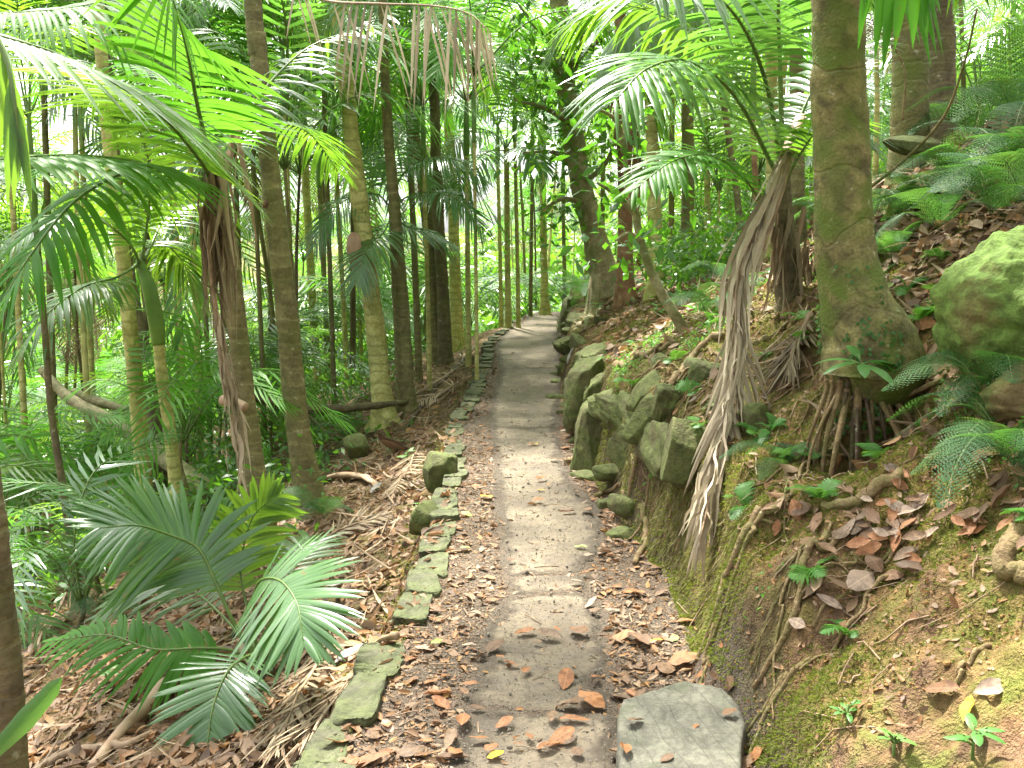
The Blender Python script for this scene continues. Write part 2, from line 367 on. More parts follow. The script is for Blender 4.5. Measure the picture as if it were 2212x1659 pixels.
def rockmat(name, a, b, moss, mfrac=.5, lo=.42, hi=.58):
    t = NT(name); c = t.coord(); g = t.n('NewGeometry'); n1 = t.noise(6, c, 7); n2 = t.noise(70, c, 3); n3 = t.noise(3.2, c, 6, .5)
    nz = t.n('SeparateXYZ', i_Vector=g.outputs['Normal']).outputs['Z']
    base = t.mix(t.ramp(n1, [(.35, gray(0)), (.65, gray(1))]), a, b)
    mk_ = t.math('ADD', n3, t.math('MULTIPLY', nz, .10)); mm = t.math('MULTIPLY', t.ramp(mk_, [(lo, gray(0)), (hi, gray(1))]), mfrac)
    mc = t.mix(t.ramp(t.noise(24, c, 4), [(.35, gray(0)), (.65, gray(1))]), moss, tuple(x * 1.9 for x in moss))
    base = t.mix(mm, base, mc); base = t.mix(t.math('MULTIPLY', t.ramp(n2, [(.5, gray(0)), (.7, gray(1))]), .3), base, tuple(x * .4 for x in a))
    return t.out(t.bsdf(base, .85, t.bump(t.math('ADD', n1, t.math('MULTIPLY', n2, .6)), .6, .02), .25))
M['rock_m'] = rockmat('mossy_rock', (.075, .062, .036), (.16, .13, .07), (.05, .062, .016), .92, .34, .56)
M['rock_b'] = rockmat('boulder', (.13, .09, .04), (.22, .15, .07), (.07, .115, .022), .97, .24, .44)
M['rock_br'] = rockmat('brown_boulder', (.12, .085, .035), (.24, .17, .07), (.09, .12, .03), .7, .46, .62)
M['rock_g'] = rockmat('grey_stone', (.06, .06, .052), (.15, .15, .125), (.06, .08, .03), .5, .50, .66)
M['kerb'] = rockmat('kerb_stone', (.052, .047, .036), (.12, .11, .08), (.05, .062, .02), .75, .42, .62)
t = NT('weathered_slab'); c = t.coord(); n1 = t.noise(5, c, 8, .8, .65); n2 = t.noise(34, c, 6, .3, .7); n3 = t.noise(150, c, 4, 0, .8); n4 = t.noise(2.5, c, 5, 1.2)
sx0 = t.n('SeparateXYZ', i_Vector=c); ln = t.ramp(t.math('ABSOLUTE', t.math('SUBTRACT', t.math('FRACT', t.math('ADD', t.math('MULTIPLY', sx0.outputs['X'], 13.), t.math('ADD', t.math('MULTIPLY', sx0.outputs['Y'], 2.5), t.math('MULTIPLY', n4, 1.4)))), .5)), [(0, gray(1)), (.05, gray(0))])
cc_ = t.mix(t.ramp(n1, [(.35, gray(0)), (.62, gray(1))]), (.075, .072, .055), (.175, .168, .13))
cc_ = t.mix(t.math('MULTIPLY', t.ramp(n2, [(.46, gray(0)), (.60, gray(1))]), .5), cc_, (.05, .046, .038)); cc_ = t.mix(t.math('MULTIPLY', t.ramp(n3, [(.56, gray(0)), (.68, gray(1))]), .55), cc_, (.26, .25, .21))
cc_ = t.mix(t.math('MULTIPLY', t.ramp(n4, [(.52, gray(0)), (.68, gray(1))]), .55), cc_, (.06, .08, .03)); cc_ = t.mix(t.math('MULTIPLY', ln, .22), cc_, (.03, .03, .025))
M['slab'] = t.out(t.bsdf(cc_, .85, t.bump(t.math('ADD', t.math('ADD', n2, n1), t.math('MULTIPLY', ln, -.25)), .8, .012), .3))
# terrain: soil, leaf mould, moss and clay laid down by painted areas of the ground itself
t = NT('forest_ground'); c = t.coord(); at = t.n('Attribute', attribute_name='area'); sx = t.n('SeparateColor', i_Color=at.outputs['Color'])
n1 = t.noise(3.5, c, 8, .4); n2 = t.noise(26, c, 5); n3 = t.noise(120, c, 3); n4 = t.noise(9, c, 6, .6)
soil = t.mix(t.ramp(n2, [(.35, gray(0)), (.65, gray(1))]), (.030, .021, .015), (.095, .065, .045))
mould = t.ramp(t.n('TexVoronoi', i_Scale=34, i_Vector=c).outputs['Color'], [(0, (.06, .035, .022)), (.4, (.19, .10, .055)), (.7, (.30, .19, .12)), (1, (.12, .07, .045))])
clay = t.mix(t.ramp(n2, [(.38, gray(0)), (.62, gray(1))]), (.145, .08, .032), (.34, .20, .09))
moss = t.mix(t.ramp(n4, [(.35, gray(0)), (.65, gray(1))]), (.05, .068, .013), (.12, .155, .03))
soil = t.mix(at.outputs['Alpha'], soil, t.mix(t.ramp(n3, [(.40, gray(0)), (.62, gray(1))]), t.mix(t.ramp(n4, [(.35, gray(0)), (.65, gray(1))]), (.042, .033, .025), (.095, .075, .056)), (.16, .13, .10)))
col = t.mix(t.math('MULTIPLY', sx.outputs[1], t.ramp(n4, [(.3, gray(.3)), (.6, gray(1))])), soil, mould)
col = t.mix(t.math('MULTIPLY', sx.outputs[2], t.ramp(n1, [(.35, gray(.25)), (.55, gray(1))])), col, clay)
col = t.mix(t.math('MULTIPLY', sx.outputs[0], t.ramp(t.math('ADD', t.math('MULTIPLY', n1, .5), t.math('MULTIPLY', n4, .5)), [(.42, gray(0)), (.56, gray(1))])), col, moss)
M['ground'] = t.out(t.bsdf(col, .92, t.bump(t.math('ADD', t.math('ADD', n2, n3), n4), .8, .03), .15))
t = NT('worn_paving'); c = t.coord(); n1 = t.noise(2.6, c, 8, .5); n2 = t.noise(45, c, 5, 0, .7); n3 = t.noise(190, c, 3, 0, .8); n4 = t.noise(9, c, 6)
col = t.mix(t.ramp(n1, [(.36, gray(0)), (.64, gray(1))]), (.115, .092, .066), (.235, .19, .132))
col = t.mix(t.math('MULTIPLY', t.ramp(n4, [(.46, gray(0)), (.66, gray(1))]), .55), col, (.12, .10, .085))
col = t.mix(t.math('MULTIPLY', t.ramp(n2, [(.48, gray(0)), (.62, gray(1))]), .55), col, (.08, .068, .055))
col = t.mix(t.math('MULTIPLY', t.ramp(n3, [(.56, gray(0)), (.66, gray(1))]), .5), col, (.36, .31, .24))
ed = t.n('SeparateColor', i_Color=t.n('Attribute', attribute_name='edge').outputs['Color']).outputs[0]
soil2 = t.mix(t.ramp(n2, [(.35, gray(0)), (.65, gray(1))]), (.05, .039, .029), (.115, .092, .066))
col = t.mix(t.ramp(t.math('ADD', ed, t.math('MULTIPLY', t.math('SUBTRACT', t.math('ADD', n4, t.math('MULTIPLY', n2, .5)), .75), 1.5)), [(.30, gray(0)), (.62, gray(1))]), col, soil2)
M['paving'] = t.out(t.bsdf(col, .85, t.bump(t.math('ADD', n2, t.math('MULTIPLY', n3, .7)), .8, .012), .25))

# ------------------------------------------------------------ ground sheet and path
def grid(xs, ys, zf):
    X, Y = np.meshgrid(xs, ys); Z = zf(X, Y); V = np.stack([X, Y, Z], -1); m, n = X.shape
    i = np.arange(m - 1)[:, None] * n + np.arange(n - 1); Q = np.stack([i, i + 1, i + n + 1, i + n], -1)
    return V.reshape(-1, 3), Q.reshape(-1, 4), X.ravel(), Y.ravel()
ys = np.concatenate([np.arange(-5, 2.2, .3), np.arange(2.2, 6, .024), 6 * np.exp(np.arange(0, math.log(150 / 6), .0042))])
# lateral steps are fine around the path and spread out to the sides
q = np.linspace(-1, 1, 520); xs = np.sign(q) * (2.4 * np.abs(q) + 95 * np.abs(q) ** 6) + .4
V, Q, X, Y = grid(xs, ys, H)
g = mk('ground', V, Q, M['ground']); tag(g, kind='structure')
dl = np.clip(XL(Y) - X, 0, None); dr = np.clip(X - XR(Y), 0, None)
PN = np.stack([X, Y], -1); nA = fbm(PN * .9, 3, 41); nB = fbm(PN * 2.2, 3, 51)
mossm = ss(dr, 0, .12) * np.clip(.64 - .25 * ss(dr, 1.2, 2.6) + .9 * nA + .2 * ss(Y, 4, 7), 0, 1) + ss(dl, .02, .2) * (.35 + .35 * nA) * (Y > 0)
mossm = np.clip(mossm + .8 * ss(dl + dr, 6, 14), 0, 1)
lit = np.clip(.05 + .5 * ss(dr, 0, .3) + ss(dl, 0, .5) * .7 + ss(dr, .9, 1.6) * .5 + nB * .3, 0, 1)
clay = np.clip(ss(dr, .03, .2) * (1 - ss(dr, 1.3, 2.2)) * (1 - ss(Y, 4.0, 7.5) * .5) * (1.05 + nB), 0, 1)
ca = g.data.color_attributes.new('area', 'FLOAT_COLOR', 'POINT')
ca.data.foreach_set('color', np.stack([mossm, lit, clay, 1 - ss(dl + dr, 0, .10)], -1).astype(np.float32).ravel())
# paved middle strip of the path, broken into worn lengths
def strip_edges():
    tb = [(1700, 960, 1345), (1659, 985, 1335), (1560, 990, 1320), (1470, 1030, 1300), (1400, 1045, 1300), (1310, 1078, 1295), (1285, 1110, 1270), (1240, 1098, 1262), (1170, 1085, 1290), (1100, 1075, 1290),
          (1040, 1072, 1230), (980, 1068, 1205), (920, 1060, 1203), (860, 1066, 1208), (810, 1080, 1208), (780, 1078, 1206), (750, 1072, 1204), (725, 1085, 1204), (705, 1112, 1208), (692, 1138, 1210)]
    o = []
    for v, a, b_ in tb:
        p = gnd(a, v); q_ = gnd(b_, v); o.append((p[1], p[0] - .025, q_[0] + .03))
    o.sort(); return np.array(o)
E = strip_edges(); yy = np.concatenate([np.arange(2.2, 7, .018), 7 * np.exp(np.arange(0, math.log(20.2 / 7), .003))]); nu = 56
gaps = [float(gnd(1150, v_)[1]) for v_ in (1548, 1285, 1240, 925, 795)]
uu = np.linspace(0, 1, nu); YY, UU = np.meshgrid(yy, uu, indexing='ij')
jag = .035 * fbm(np.stack([YY * 0 + 2, YY * 4], -1), 4, 61); jag2 = .05 * fbm(np.stack([YY * 0 + 7, YY * 4], -1), 4, 62)
xa = np.interp(YY, E[:, 0], E[:, 1]) + jag; xb = np.interp(YY, E[:, 0], E[:, 2]) + jag2
XX = xa + (xb - xa) * UU
edge = np.minimum(UU, 1 - UU) * (xb - xa)
PNN = np.stack([XX, YY], -1)
lift = .017 * ss(edge + .03 * fbm(PNN * 14, 3, 66), 0, .05) - .010
for gy in gaps:
    dg = np.abs(YY - gy - .09 * vn(np.stack([XX * 3, YY * 0 + gy], -1), 8) - .03 * vn(np.stack([XX * 11, YY * 0 + gy], -1), 9)); lift -= .022 * (1 - ss(dg, .004, .04))
ZZ = H(XX, YY, False) + lift + .005 * fbm(PNN * 6.5, 3, 21) + .006 * fbm(PNN * 3, 3, 70) + .0045 * fbm(PNN * 28, 2, 71)
Vp = np.stack([XX, YY, ZZ], -1); n_ = nu; i = np.arange(len(yy) - 1)[:, None] * n_ + np.arange(n_ - 1)
Qp = np.stack([i, i + 1, i + n_ + 1, i + n_], -1)
po = mk('path', Vp.reshape(-1, 3), Qp.reshape(-1, 4), M['paving']); tag(po, kind='structure')
gd = np.zeros_like(YY)
for gy in gaps: gd = np.maximum(gd, .55 * (1 - ss(np.abs(YY - gy), .01, .07)))
ev = np.maximum(1 - ss(edge, .0, .15), gd).ravel(); ca = po.data.color_attributes.new('edge', 'FLOAT_COLOR', 'POINT')
ca.data.foreach_set('color', np.stack([ev, ev, ev, ev * 0 + 1], -1).astype(np.float32).ravel())

# ------------------------------------------------------------ palms
def rings(P, r, step=.11, amp=.02):
    """a palm trunk: fine rings swelling at every leaf scar, spreading at the foot"""
    L_ = np.linalg.norm(np.diff(P, axis=0), axis=1).sum(); m = int(max(24, min(260, L_ / step * 4)))
    C = crom(P, m); rr = np.interp(np.linspace(0, len(P) - 1, m), np.arange(len(P)), r)
    s = np.linspace(0, L_, m); rr = rr * (1 + amp * np.cos(s / step * 2 * np.pi) ** 3 + .03 * vn(np.stack([s * 2, s * 0], -1), 3))
    return C, rr
def trunk(pts, flare=1.6, fl=.35, sides=18, down=.25, step=.11):
    """pts: list of (x,y,z,r) from foot to top"""
    A = np.array(pts, float); P = A[:, :3].copy(); r = A[:, 3].copy()
    foot = P[0].copy(); foot[2] -= down; P = np.vstack([foot, P]); r = np.concatenate([[r[0]], r])
    C, rr = rings(P, r, step)
    s = C[:, 2] - pts[0][2]; rr = rr * (1 + (flare - 1) * np.exp(-np.clip(s, -.05, None) / fl) )
    b = B(); b.add(*tube(C, rr, sides, rough=.10)); return b
def px_trunk(base, pts, y=None, **k):
    """base (u, v, width px) where it meets the ground, pts further up the trunk in the same terms"""
    p0 = gnd(base[0], base[1]) if y is None else at_y(base[0], base[1], y)
    yb = p0[1]
    if y is not None: p0[2] = H(p0[0], p0[1])
    out = [(*p0, base[2] / 2 * yb / F)]
    for (u, v, w_) in pts:
        p = at_y(u, v, yb); out.append((*p, w_ / 2 * yb / F))
    out = [out[0]] + [o for o in out[1:] if o[2] > out[0][2] + .15]
    return out
# frond templates for crowns: base at the origin, growing along +X
def ftemp(L=2.4, rise=.35, arch=.9, n=34, LL=.55, segs=3, halves=1, wd=.04, droop=.4, lift=.1, side=0, **k):
    P = [(0, 0, 0), (.3 * L, side * .1, .3 * L * rise + .12 * L), (.62 * L, side * .3, .55 * L * rise + .12 * L - .1 * L * arch), (.86 * L, side * .6, .5 * L * rise - .28 * L * arch), (L, side * .8, .4 * L * rise - .45 * L * arch)]
    return frond(P, n=n, L=LL, Wd=wd, droop=droop, lift=lift, segs=segs, halves=halves, start=.16, rr=.014, **k)
def xf(b, yaw, pitch, sc=1., roll=0):
    V = np.concatenate(b.V) * sc
    c, s = math.cos(roll), math.sin(roll); V = V @ np.array([[1, 0, 0], [0, c, s], [0, -s, c]])
    c, s = math.cos(pitch), math.sin(pitch); V = V @ np.array([[c, 0, s], [0, 1, 0], [-s, 0, c]])
    c, s = math.cos(yaw), math.sin(yaw); V = V @ np.array([[c, s, 0], [-s, c, 0], [0, 0, 1]])
    return V
HI = [ftemp(2.5, .5, a, 40, .58, 4, 2, .04, d, side=s) for a, d, s in ((.7, .35, 0), (1.0, .5, .3), (.45, .3, -.3), (1.25, .6, .1))]
LO = [ftemp(2.4, .5, a, 26, .56, 2, 1, .052, d, side=s, rs=3) for a, d, s in ((.7, .35, 0), (1.1, .5, .3), (1.4, .6, -.3))]
def protos(lst, nm, mat):
    out = []
    for b in lst:
        me = mk(nm, np.concatenate(b.V), np.concatenate(b.Q), [mat, M['stem']], mi=np.concatenate(b.M)); d = me.data; bpy.data.objects.remove(me); out.append(d)
    return out
FH = {k: protos(HI, 'frond', M[k]) for k in ('palm', 'palm_bright', 'palm_grey')}
def crown_mesh(seed, nf=12, lo=True, spread=(-.35, 1.2), mat='palm', sc=1., nm='crown'):
    r = np.random.default_rng(seed); b = B(); src = LO if lo else HI
    for i in range(nf):
        f = src[r.integers(len(src))]
        V = xf(f, i * 2.4 + r.normal(0, .25), r.uniform(*spread) * (1 if i % 3 else .6), sc * r.uniform(.8, 1.1), r.normal(0, .25))
        b.V.append(V); b.Q.append(np.concatenate(f.Q) + b.n); b.M.append(np.concatenate(f.M)); b.n += len(V)
    o = b.mk(nm, [M[mat], M['stem']]); d = o.data; bpy.data.objects.remove(o); return d
CRLO = {k: [crown_mesh(100 + i + 10 * j, 9, mat=k) for i in range(3)] for j, k in enumerate(('palm', 'palm_bright', 'palm_grey'))}
UNDER = {k: [crown_mesh(200 + i + 10 * j, 8, spread=(.15, 1.15), mat=k, nm='fronds') for i in range(3)] for j, k in enumerate(('palm', 'palm_bright', 'palm_grey'))}
SKIRT = []
for i in range(2):
    b = B(); r = np.random.default_rng(i)
    for k in range(5):
        f = LO[2]; V = xf(f, k * 1.3 + i, -1.15 + r.normal(0, .12), .62); b.V.append(V); b.Q.append(np.concatenate(f.Q) + b.n); b.M.append(np.concatenate(f.M)); b.n += len(V)
    o = b.mk('dead_frond', [M['dead'], M['drystem']]); SKIRT.append(o.data); bpy.data.objects.remove(o)
def inst(name, data, parent=None, loc=(0, 0, 0), rot=(0, 0, 0), sc=1.):
    o = bpy.data.objects.new(name, data); COL.objects.link(o)
    if parent is not None: o.parent = parent
    o.location = [float(c) for c in loc]; o.rotation_euler = rot; o.scale = (sc, sc, sc); return o
def palm(label, base, pts, mat='bark_b', y=None, crown=None, nf=9, group=None, top=None, flare=1.6, fl=.3, step=.11, cat='palm tree', leafm='palm', shaft=True, spread=(-.2, 1.0), fs=.9, sides=18, seed=1, down=.3):
    pp = px_trunk(base, pts, y); p0 = np.array(pp[0][:3])
    root = thing('palm_tree', p0, label, cat, group)
    if top:   # carry the stem on above the frame to its crown, top = extra height
        a, b_ = np.array(pp[-2][:3]), np.array(pp[-1][:3]); d = nrm(b_ - a) * np.array([.5, .5, 1]); d = nrm(d)
        pp.append((*(b_ + d * top), pp[-1][3] * .85))
    tr = trunk(pp, flare, fl, sides, down, step)
    mk('trunk', np.concatenate(tr.V) - p0, np.concatenate(tr.Q), M[mat], root)
    tp = np.array(pp[-1][:3]); rt = pp[-1][3]
    if crown is not False:
        r = np.random.default_rng(seed)
        if shaft:
            V, Q = tube([tp - [0, 0, .05], tp + [0, 0, .15], tp + [0, 0, .5], tp + [0, 0, .85]], [rt * 1.02, rt * 1.45, rt * 1.1, rt * .55], 12, 12)
            mk('crownshaft', V - p0, Q, M['shaft'], root); tp = tp + np.array([0, 0, .75])
        for i in range(nf):
            inst('frond', FH[leafm][r.integers(4)], root, tp - p0, (r.normal(0, .2), -r.uniform(*spread), i * 2.4 + r.normal(0, .2) + seed), fs * r.uniform(.85, 1.1))
    return root, tp, pp
LOC = {}
def P3(pts): return np.array([at_y(u, v, y) for u, v, y in pts])
G1 = 'ringed palms standing on the slope left of the path'
T1, tp1, _ = palm('tall yellow-green palm trunk with a flared mossy foot beside the path', (830, 915, 46), [(818, 780, 42), (800, 620, 40), (778, 450, 37), (755, 250, 32), (738, 110, 29), (730, 0, 28)], 'bark_y', group=G1, top=6, nf=7, spread=(.4, 1.2), flare=1.75, fl=.16, seed=3, step=.09, leafm='palm')
T2, tp2, _ = palm('dark brown palm trunk leaning left with a small hole high up', (672, 1095, 58), [(640, 900, 52), (622, 700, 48), (596, 480, 44), (572, 260, 40), (555, 80, 38), (546, 0, 37)], 'bark_b', group=G1, top=5, nf=6, spread=(.6, 1.3), flare=1.55, fl=.2, seed=5, leafm='palm')
# the knothole
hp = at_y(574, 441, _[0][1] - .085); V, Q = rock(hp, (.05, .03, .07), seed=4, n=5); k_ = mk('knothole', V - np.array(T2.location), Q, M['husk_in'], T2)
G2 = G1
T3, tp3, _ = palm('palm with a shaggy skirt of dead brown leaves under its crown', (572, 1165, 52), [(548, 1000, 48), (528, 850, 44), (512, 700, 42), (497, 560, 40), (480, 440, 36), (468, 360, 32)], 'bark_b', crown=False, group=G1, flare=1.3, fl=.2, step=.07)
T4, tp4, _ = palm('slim olive palm trunk with close pale rings, left of the skirted palm', (316, 1100, 38), [(300, 900, 36), (284, 740, 34), (266, 560, 31), (246, 400, 29), (230, 250, 28), (215, 60, 26)], 'bark_y', group=G1, top=3, seed=8, y=9.2, flare=1.2, nf=6, spread=(.4, 1.2))
T5, tp5, _ = palm('young palm with a smooth green crownshaft above a thin ringed stem', (388, 1080, 30), [(370, 960, 28), (356, 860, 26), (346, 780, 25), (343, 735, 25)], 'bark_y', crown=False, group=G1, y=8.6, flare=1.2)
T6, tp6, _ = palm('thick dark palm trunk standing close behind the slim olive one', (352, 1000, 34), [(335, 900, 33), (310, 760, 32), (285, 640, 31), (262, 500, 30), (240, 300, 28), (225, 100, 26)], 'bark_d', group=G1, y=11, top=3, seed=12, flare=1.2, nf=6, spread=(.4, 1.2))
T7, _a, _b = palm('thin dark leaning palm stem low on the far left slope', (168, 1262, 17), [(140, 1080, 16), (112, 900, 15), (100, 760, 14), (88, 600, 13), (75, 480, 12)], 'bark_d', group=G1, y=7.4, seed=13, nf=6, fs=.5, leafm='palm')
T8, _a, _b = palm('broad shadowed palm trunk cut by the left edge of the view', (22, 1800, 88), [(8, 1500, 84), (-14, 1250, 80), (-40, 1000, 74), (-75, 700, 70)], 'bark_d', y=3.3, top=2.5, seed=14, nf=5, flare=1.2)
T10, tp10, _ = palm('stout dark ringed palm trunk, front one of a close pair', (948, 778, 44), [(940, 680, 36), (932, 540, 33), (917, 430, 24), (905, 340, 22), (896, 285, 19)], 'bark_b', crown=True, group=G1, seed=21, nf=7, spread=(.0, 1.1), fs=.9, flare=1.25, leafm='palm')
T10b, _a, _b = palm('dark palm trunk, rear one of a close pair', (962, 755, 32), [(957, 640, 28), (950, 520, 26), (944, 400, 24), (938, 200, 22)], 'bark_d', group=G1, seed=22, top=1.2, y=16, flare=1.2)
T11, tp11, _ = palm('upright palm with pale rings and a green shaft right of the dark pair', (988, 757, 32), [(984, 640, 26), (980, 500, 24), (976, 380, 22), (968, 250, 21), (962, 215, 20)], 'bark_y', group=G1, seed=23, nf=8, spread=(-.1, 1.1), flare=1.3)
T12, _a, _b = palm('mid-brown palm trunk between the yellow-green trunk and the dark pair', (880, 825, 36), [(872, 700, 29), (862, 560, 26), (850, 420, 24), (838, 280, 22), (830, 120, 20)], 'bark_b', group=G1, seed=24, top=1.1, y=12.5, flare=1.35)
T14, _a, _b = palm('pale slender palm stem rising where the path goes out of sight', (1177, 683, 19), [(1176, 600, 15), (1174, 480, 14), (1171, 330, 13)], 'bark_y', seed=25, y=20.5, nf=9, fs=1., shaft=True, leafm='palm', spread=(-.1, .9))
T13, _a, _b = palm('small slim palm with a low grey-green crown by the far kerb', (1052, 708, 14), [(1051, 650, 12), (1050, 600, 11), (1050, 565, 10)], 'bark_r', seed=26, nf=8, fs=.62, shaft=False, leafm='palm_grey', spread=(.1, 1.1))
MP, tpm, _m = palm('low palm with dark waxy arching fronds between the yellow-green trunk and the dark pair', (868, 838, 22), [(860, 700, 20), (852, 560, 19), (848, 450, 18)], 'bark_b', y=12.9, crown=False, flare=1.2)
WAX = [[(848, 455, 12.9), (880, 425, 12.7), (940, 415, 12.4), (1000, 440, 12.2), (1045, 500, 12.1)], [(848, 450, 12.9), (865, 385, 12.8), (915, 345, 12.6), (985, 345, 12.4), (1045, 390, 12.3)], [(848, 455, 12.9), (815, 420, 12.7), (760, 425, 12.5), (710, 465, 12.3), (680, 530, 12.2)], [(848, 460, 12.9), (880, 490, 12.9), (930, 500, 13.0), (980, 530, 13.1)],
       [(848, 450, 12.9), (820, 370, 13.0), (770, 320, 13.2), (700, 310, 13.4)], [(848, 450, 12.9), (850, 350, 13.2), (870, 270, 13.6), (910, 220, 14.0)], [(848, 455, 12.9), (830, 500, 12.4), (790, 540, 12.0), (770, 610, 11.8)]]
for pts in WAX:
    b = frond(P3(pts), 36, .5, .032, (0, -.35, 1), 74, 30, .45, .08, 4, rr=.012); b_o = mk('frond', np.concatenate(b.V) - np.array(MP.location), np.concatenate(b.Q), [M['palm_grey'], M['stem']], MP, mi=np.concatenate(b.M))
MP2, tpm, _m = palm('palm with whitish shining fronds standing left of the leafy leaning tree', (1098, 668, 14), [(1096, 560, 13), (1095, 430, 12), (1094, 320, 12)], 'bark_y', y=17.5, crown=False, flare=1.2)
for pts in [[(1094, 325, 17.5), (1070, 290, 17.2), (1020, 280, 16.9), (965, 330, 16.6), (935, 400, 16.5)], [(1094, 320, 17.5), (1060, 240, 17.3), (1000, 200, 17.0), (930, 230, 16.8)], [(1094, 320, 17.5), (1130, 260, 17.3), (1180, 240, 17.0), (1230, 280, 16.8)], [(1094, 325, 17.5), (1050, 330, 16.9), (1000, 380, 16.5), (980, 440, 16.3)], [(1094, 320, 17.5), (1100, 230, 17.5), (1120, 150, 17.6), (1160, 110, 17.7)], [(1094, 325, 17.5), (1140, 320, 17), (1180, 370, 16.8)]]:
    b = frond(P3(pts), 36, .6, .04, (0, -.35, 1), 74, 30, .5, .08, 4, rr=.012); mk('frond', np.concatenate(b.V) - np.array(MP2.location), np.concatenate(b.Q), [M['palm_grey'], M['stem']], MP2, mi=np.concatenate(b.M))
thin = [(905, 785, 16, 880, 200), (750, 800, 12, 722, 300), (690, 905, 20, 655, 300), (712, 850, 13, 690, 400), (1012, 735, 13, 1008, 330), (1120, 660, 10, 1112, 300), (1146, 655, 9, 1150, 330), (1083, 660, 10, 1075, 350), (805, 800, 14, 770, 260), (120, 1010, 16, 95, 200), (205, 965, 14, 170, 150), (432, 935, 15, 405, 180), (452, 905, 12, 430, 250), (612, 905, 14, 575, 180), (640, 885, 12, 615, 240), (722, 862, 12, 700, 200), (60, 1050, 15, 20, 300), (402, 965, 13, 372, 320), (528, 900, 13, 505, 260), (1030, 715, 9, 1024, 300), (928, 772, 11, 915, 350)]
for i, (u, v, w_, ut, vt) in enumerate(thin):
    palm('thin palm stem among many, in the shade behind the ringed trunks', (u, v, w_), [(u * .7 + ut * .3, v * .7 + vt * .3, w_ * .9), (u * .3 + ut * .7, v * .3 + vt * .7, w_ * .85), (ut, vt, w_ * .8)], ('bark_b', 'bark_y', 'bark_y')[i % 3], y=(15 + (i * 2.3) % 9) if i < 9 else (11.5 + (i * 1.7) % 4.5), seed=40 + i, nf=7, fs=.85,
         group='thin palm stems in the shade left of the path', flare=1.2, sides=10, leafm=('palm', 'palm_bright', 'palm_grey')[i % 3])

def ribbons(C, n, w_, off, seed, tr=(.1, .95), ln=(.2, .5), wv=.02):
    r = np.random.default_rng(seed); b = B(); C = crom(C, 120); T = nrm(np.gradient(C, axis=0)); S = nrm(np.cross(T, [0, -1, .1])); N2 = np.cross(S, T)
    for i in range(n):
        t0 = r.uniform(*tr); t1 = min(1, t0 + r.uniform(*ln)); k = 14; tt = np.linspace(t0, t1, k) * 119; f = lambda A: np.stack([np.interp(tt, np.arange(120), A[:, j]) for j in range(3)], -1)
        u_ = np.linspace(0, 1, k); o1 = r.normal(0, off) * (.25 + u_ * r.uniform(.3, 1.5)) + wv * fbm(np.stack([u_ * 5, u_ * 0 + i * 3.1], -1), 2, seed); o2 = r.normal(0, off * .6) * (.3 + u_) + wv * fbm(np.stack([u_ * 5, u_ * 0 + i * 1.7], -1), 2, seed + 3)
        c = f(C) + f(S) * o1[:, None] + f(N2) * o2[:, None]; an = r.uniform(0, 3.14) + .9 * fbm(np.stack([u_ * 3, u_ * 0 + i], -1), 2, 5); W2 = (f(S) * np.cos(an)[:, None] + f(N2) * np.sin(an)[:, None]) * (w_ * r.uniform(.5, 1.3) * .5 * np.interp(u_, [0, .15, .7, 1], [.6, 1, .8, .08]))[:, None]
        V = np.stack([c - W2, c + W2], 1).reshape(-1, 3); q = np.arange(k - 1)[:, None] * 2 + np.array([[0, 1, 3, 2]]); b.add(V, q)
    return b
# ---- fronds that can be followed one by one: control points are (u, v, distance ahead)
def own(root, name, b, mats, label=None):
    o0 = np.array(root.location)
    o = mk(name, np.concatenate(b.V) - o0, np.concatenate(b.Q), mats, root, mi=np.concatenate(b.M))
    if label: o['label'] = label
    return o
PG, PB, PW = [M['palm'], M['stem']], [M['palm_bright'], M['stem']], [M['palm_grey'], M['stem']]
DR = [M['dead'], M['drystem']]; ST = [M['straw'], M['drystem']]
# skirted palm: crown of long fronds reaching over the slope
own(T3, 'frond', frond(P3([(462, 400, 7.0), (425, 335, 6.6), (345, 245, 6.0), (250, 180, 5.4), (120, 115, 4.8), (-60, 60, 4.2)]), 46, .74, .058, (.1, -.8, .5), 88, 52, .28, -.02, 6, start=.12, rr=.020, halves=2), PG)
own(T3, 'frond', frond(P3([(455, 415, 6.9), (400, 385, 6.5), (300, 352, 5.9), (200, 337, 5.4), (100, 336, 4.9), (-60, 350, 4.3)]), 42, .50, .055, (0, -.8, .6), 80, 48, .35, .0, 5, start=.14, rr=.015), PB)
own(T3, 'frond', frond(P3([(462, 395, 7.0), (450, 330, 6.9), (425, 220, 6.6), (400, 90, 6.2), (360, -30, 5.7), (300, -140, 5.2)]), 44, .75, .055, (0, -1, .3), 78, 40, .25, .0, 5, start=.25, rr=.020), PB)
own(T3, 'frond', frond(P3([(470, 400, 7.0), (500, 330, 7.0), (545, 235, 7.1), (600, 160, 7.3), (680, 95, 7.6), (800, 55, 8.0)]), 34, .5, .034, (0, -.2, 1), 72, 35, .6, .0, 4, start=.35, rr=.016, gap=.3), PG)
own(T3, 'frond', frond(P3([(460, 400, 7.05), (430, 300, 7.6), (380, 200, 8.2), (320, 150, 8.8), (240, 130, 9.4)]), 38, .6, .04, (0, 0, 1), 70, 35, .5, .05, 4, rr=.015), PB)
own(T3, 'frond', frond(P3([(455, 420, 6.95), (420, 400, 7.4), (350, 390, 8.0), (270, 420, 8.5), (190, 500, 8.8)]), 38, .6, .04, (0, 0, 1), 70, 35, .6, .05, 4, rr=.015), PG)
own(T3, 'frond', frond(P3([(475, 400, 7.05), (520, 300, 7.8), (590, 260, 8.6), (670, 290, 9.2), (730, 370, 9.6)]), 38, .55, .036, (0, 0, 1), 70, 35, .5, .05, 4, rr=.015), PG)
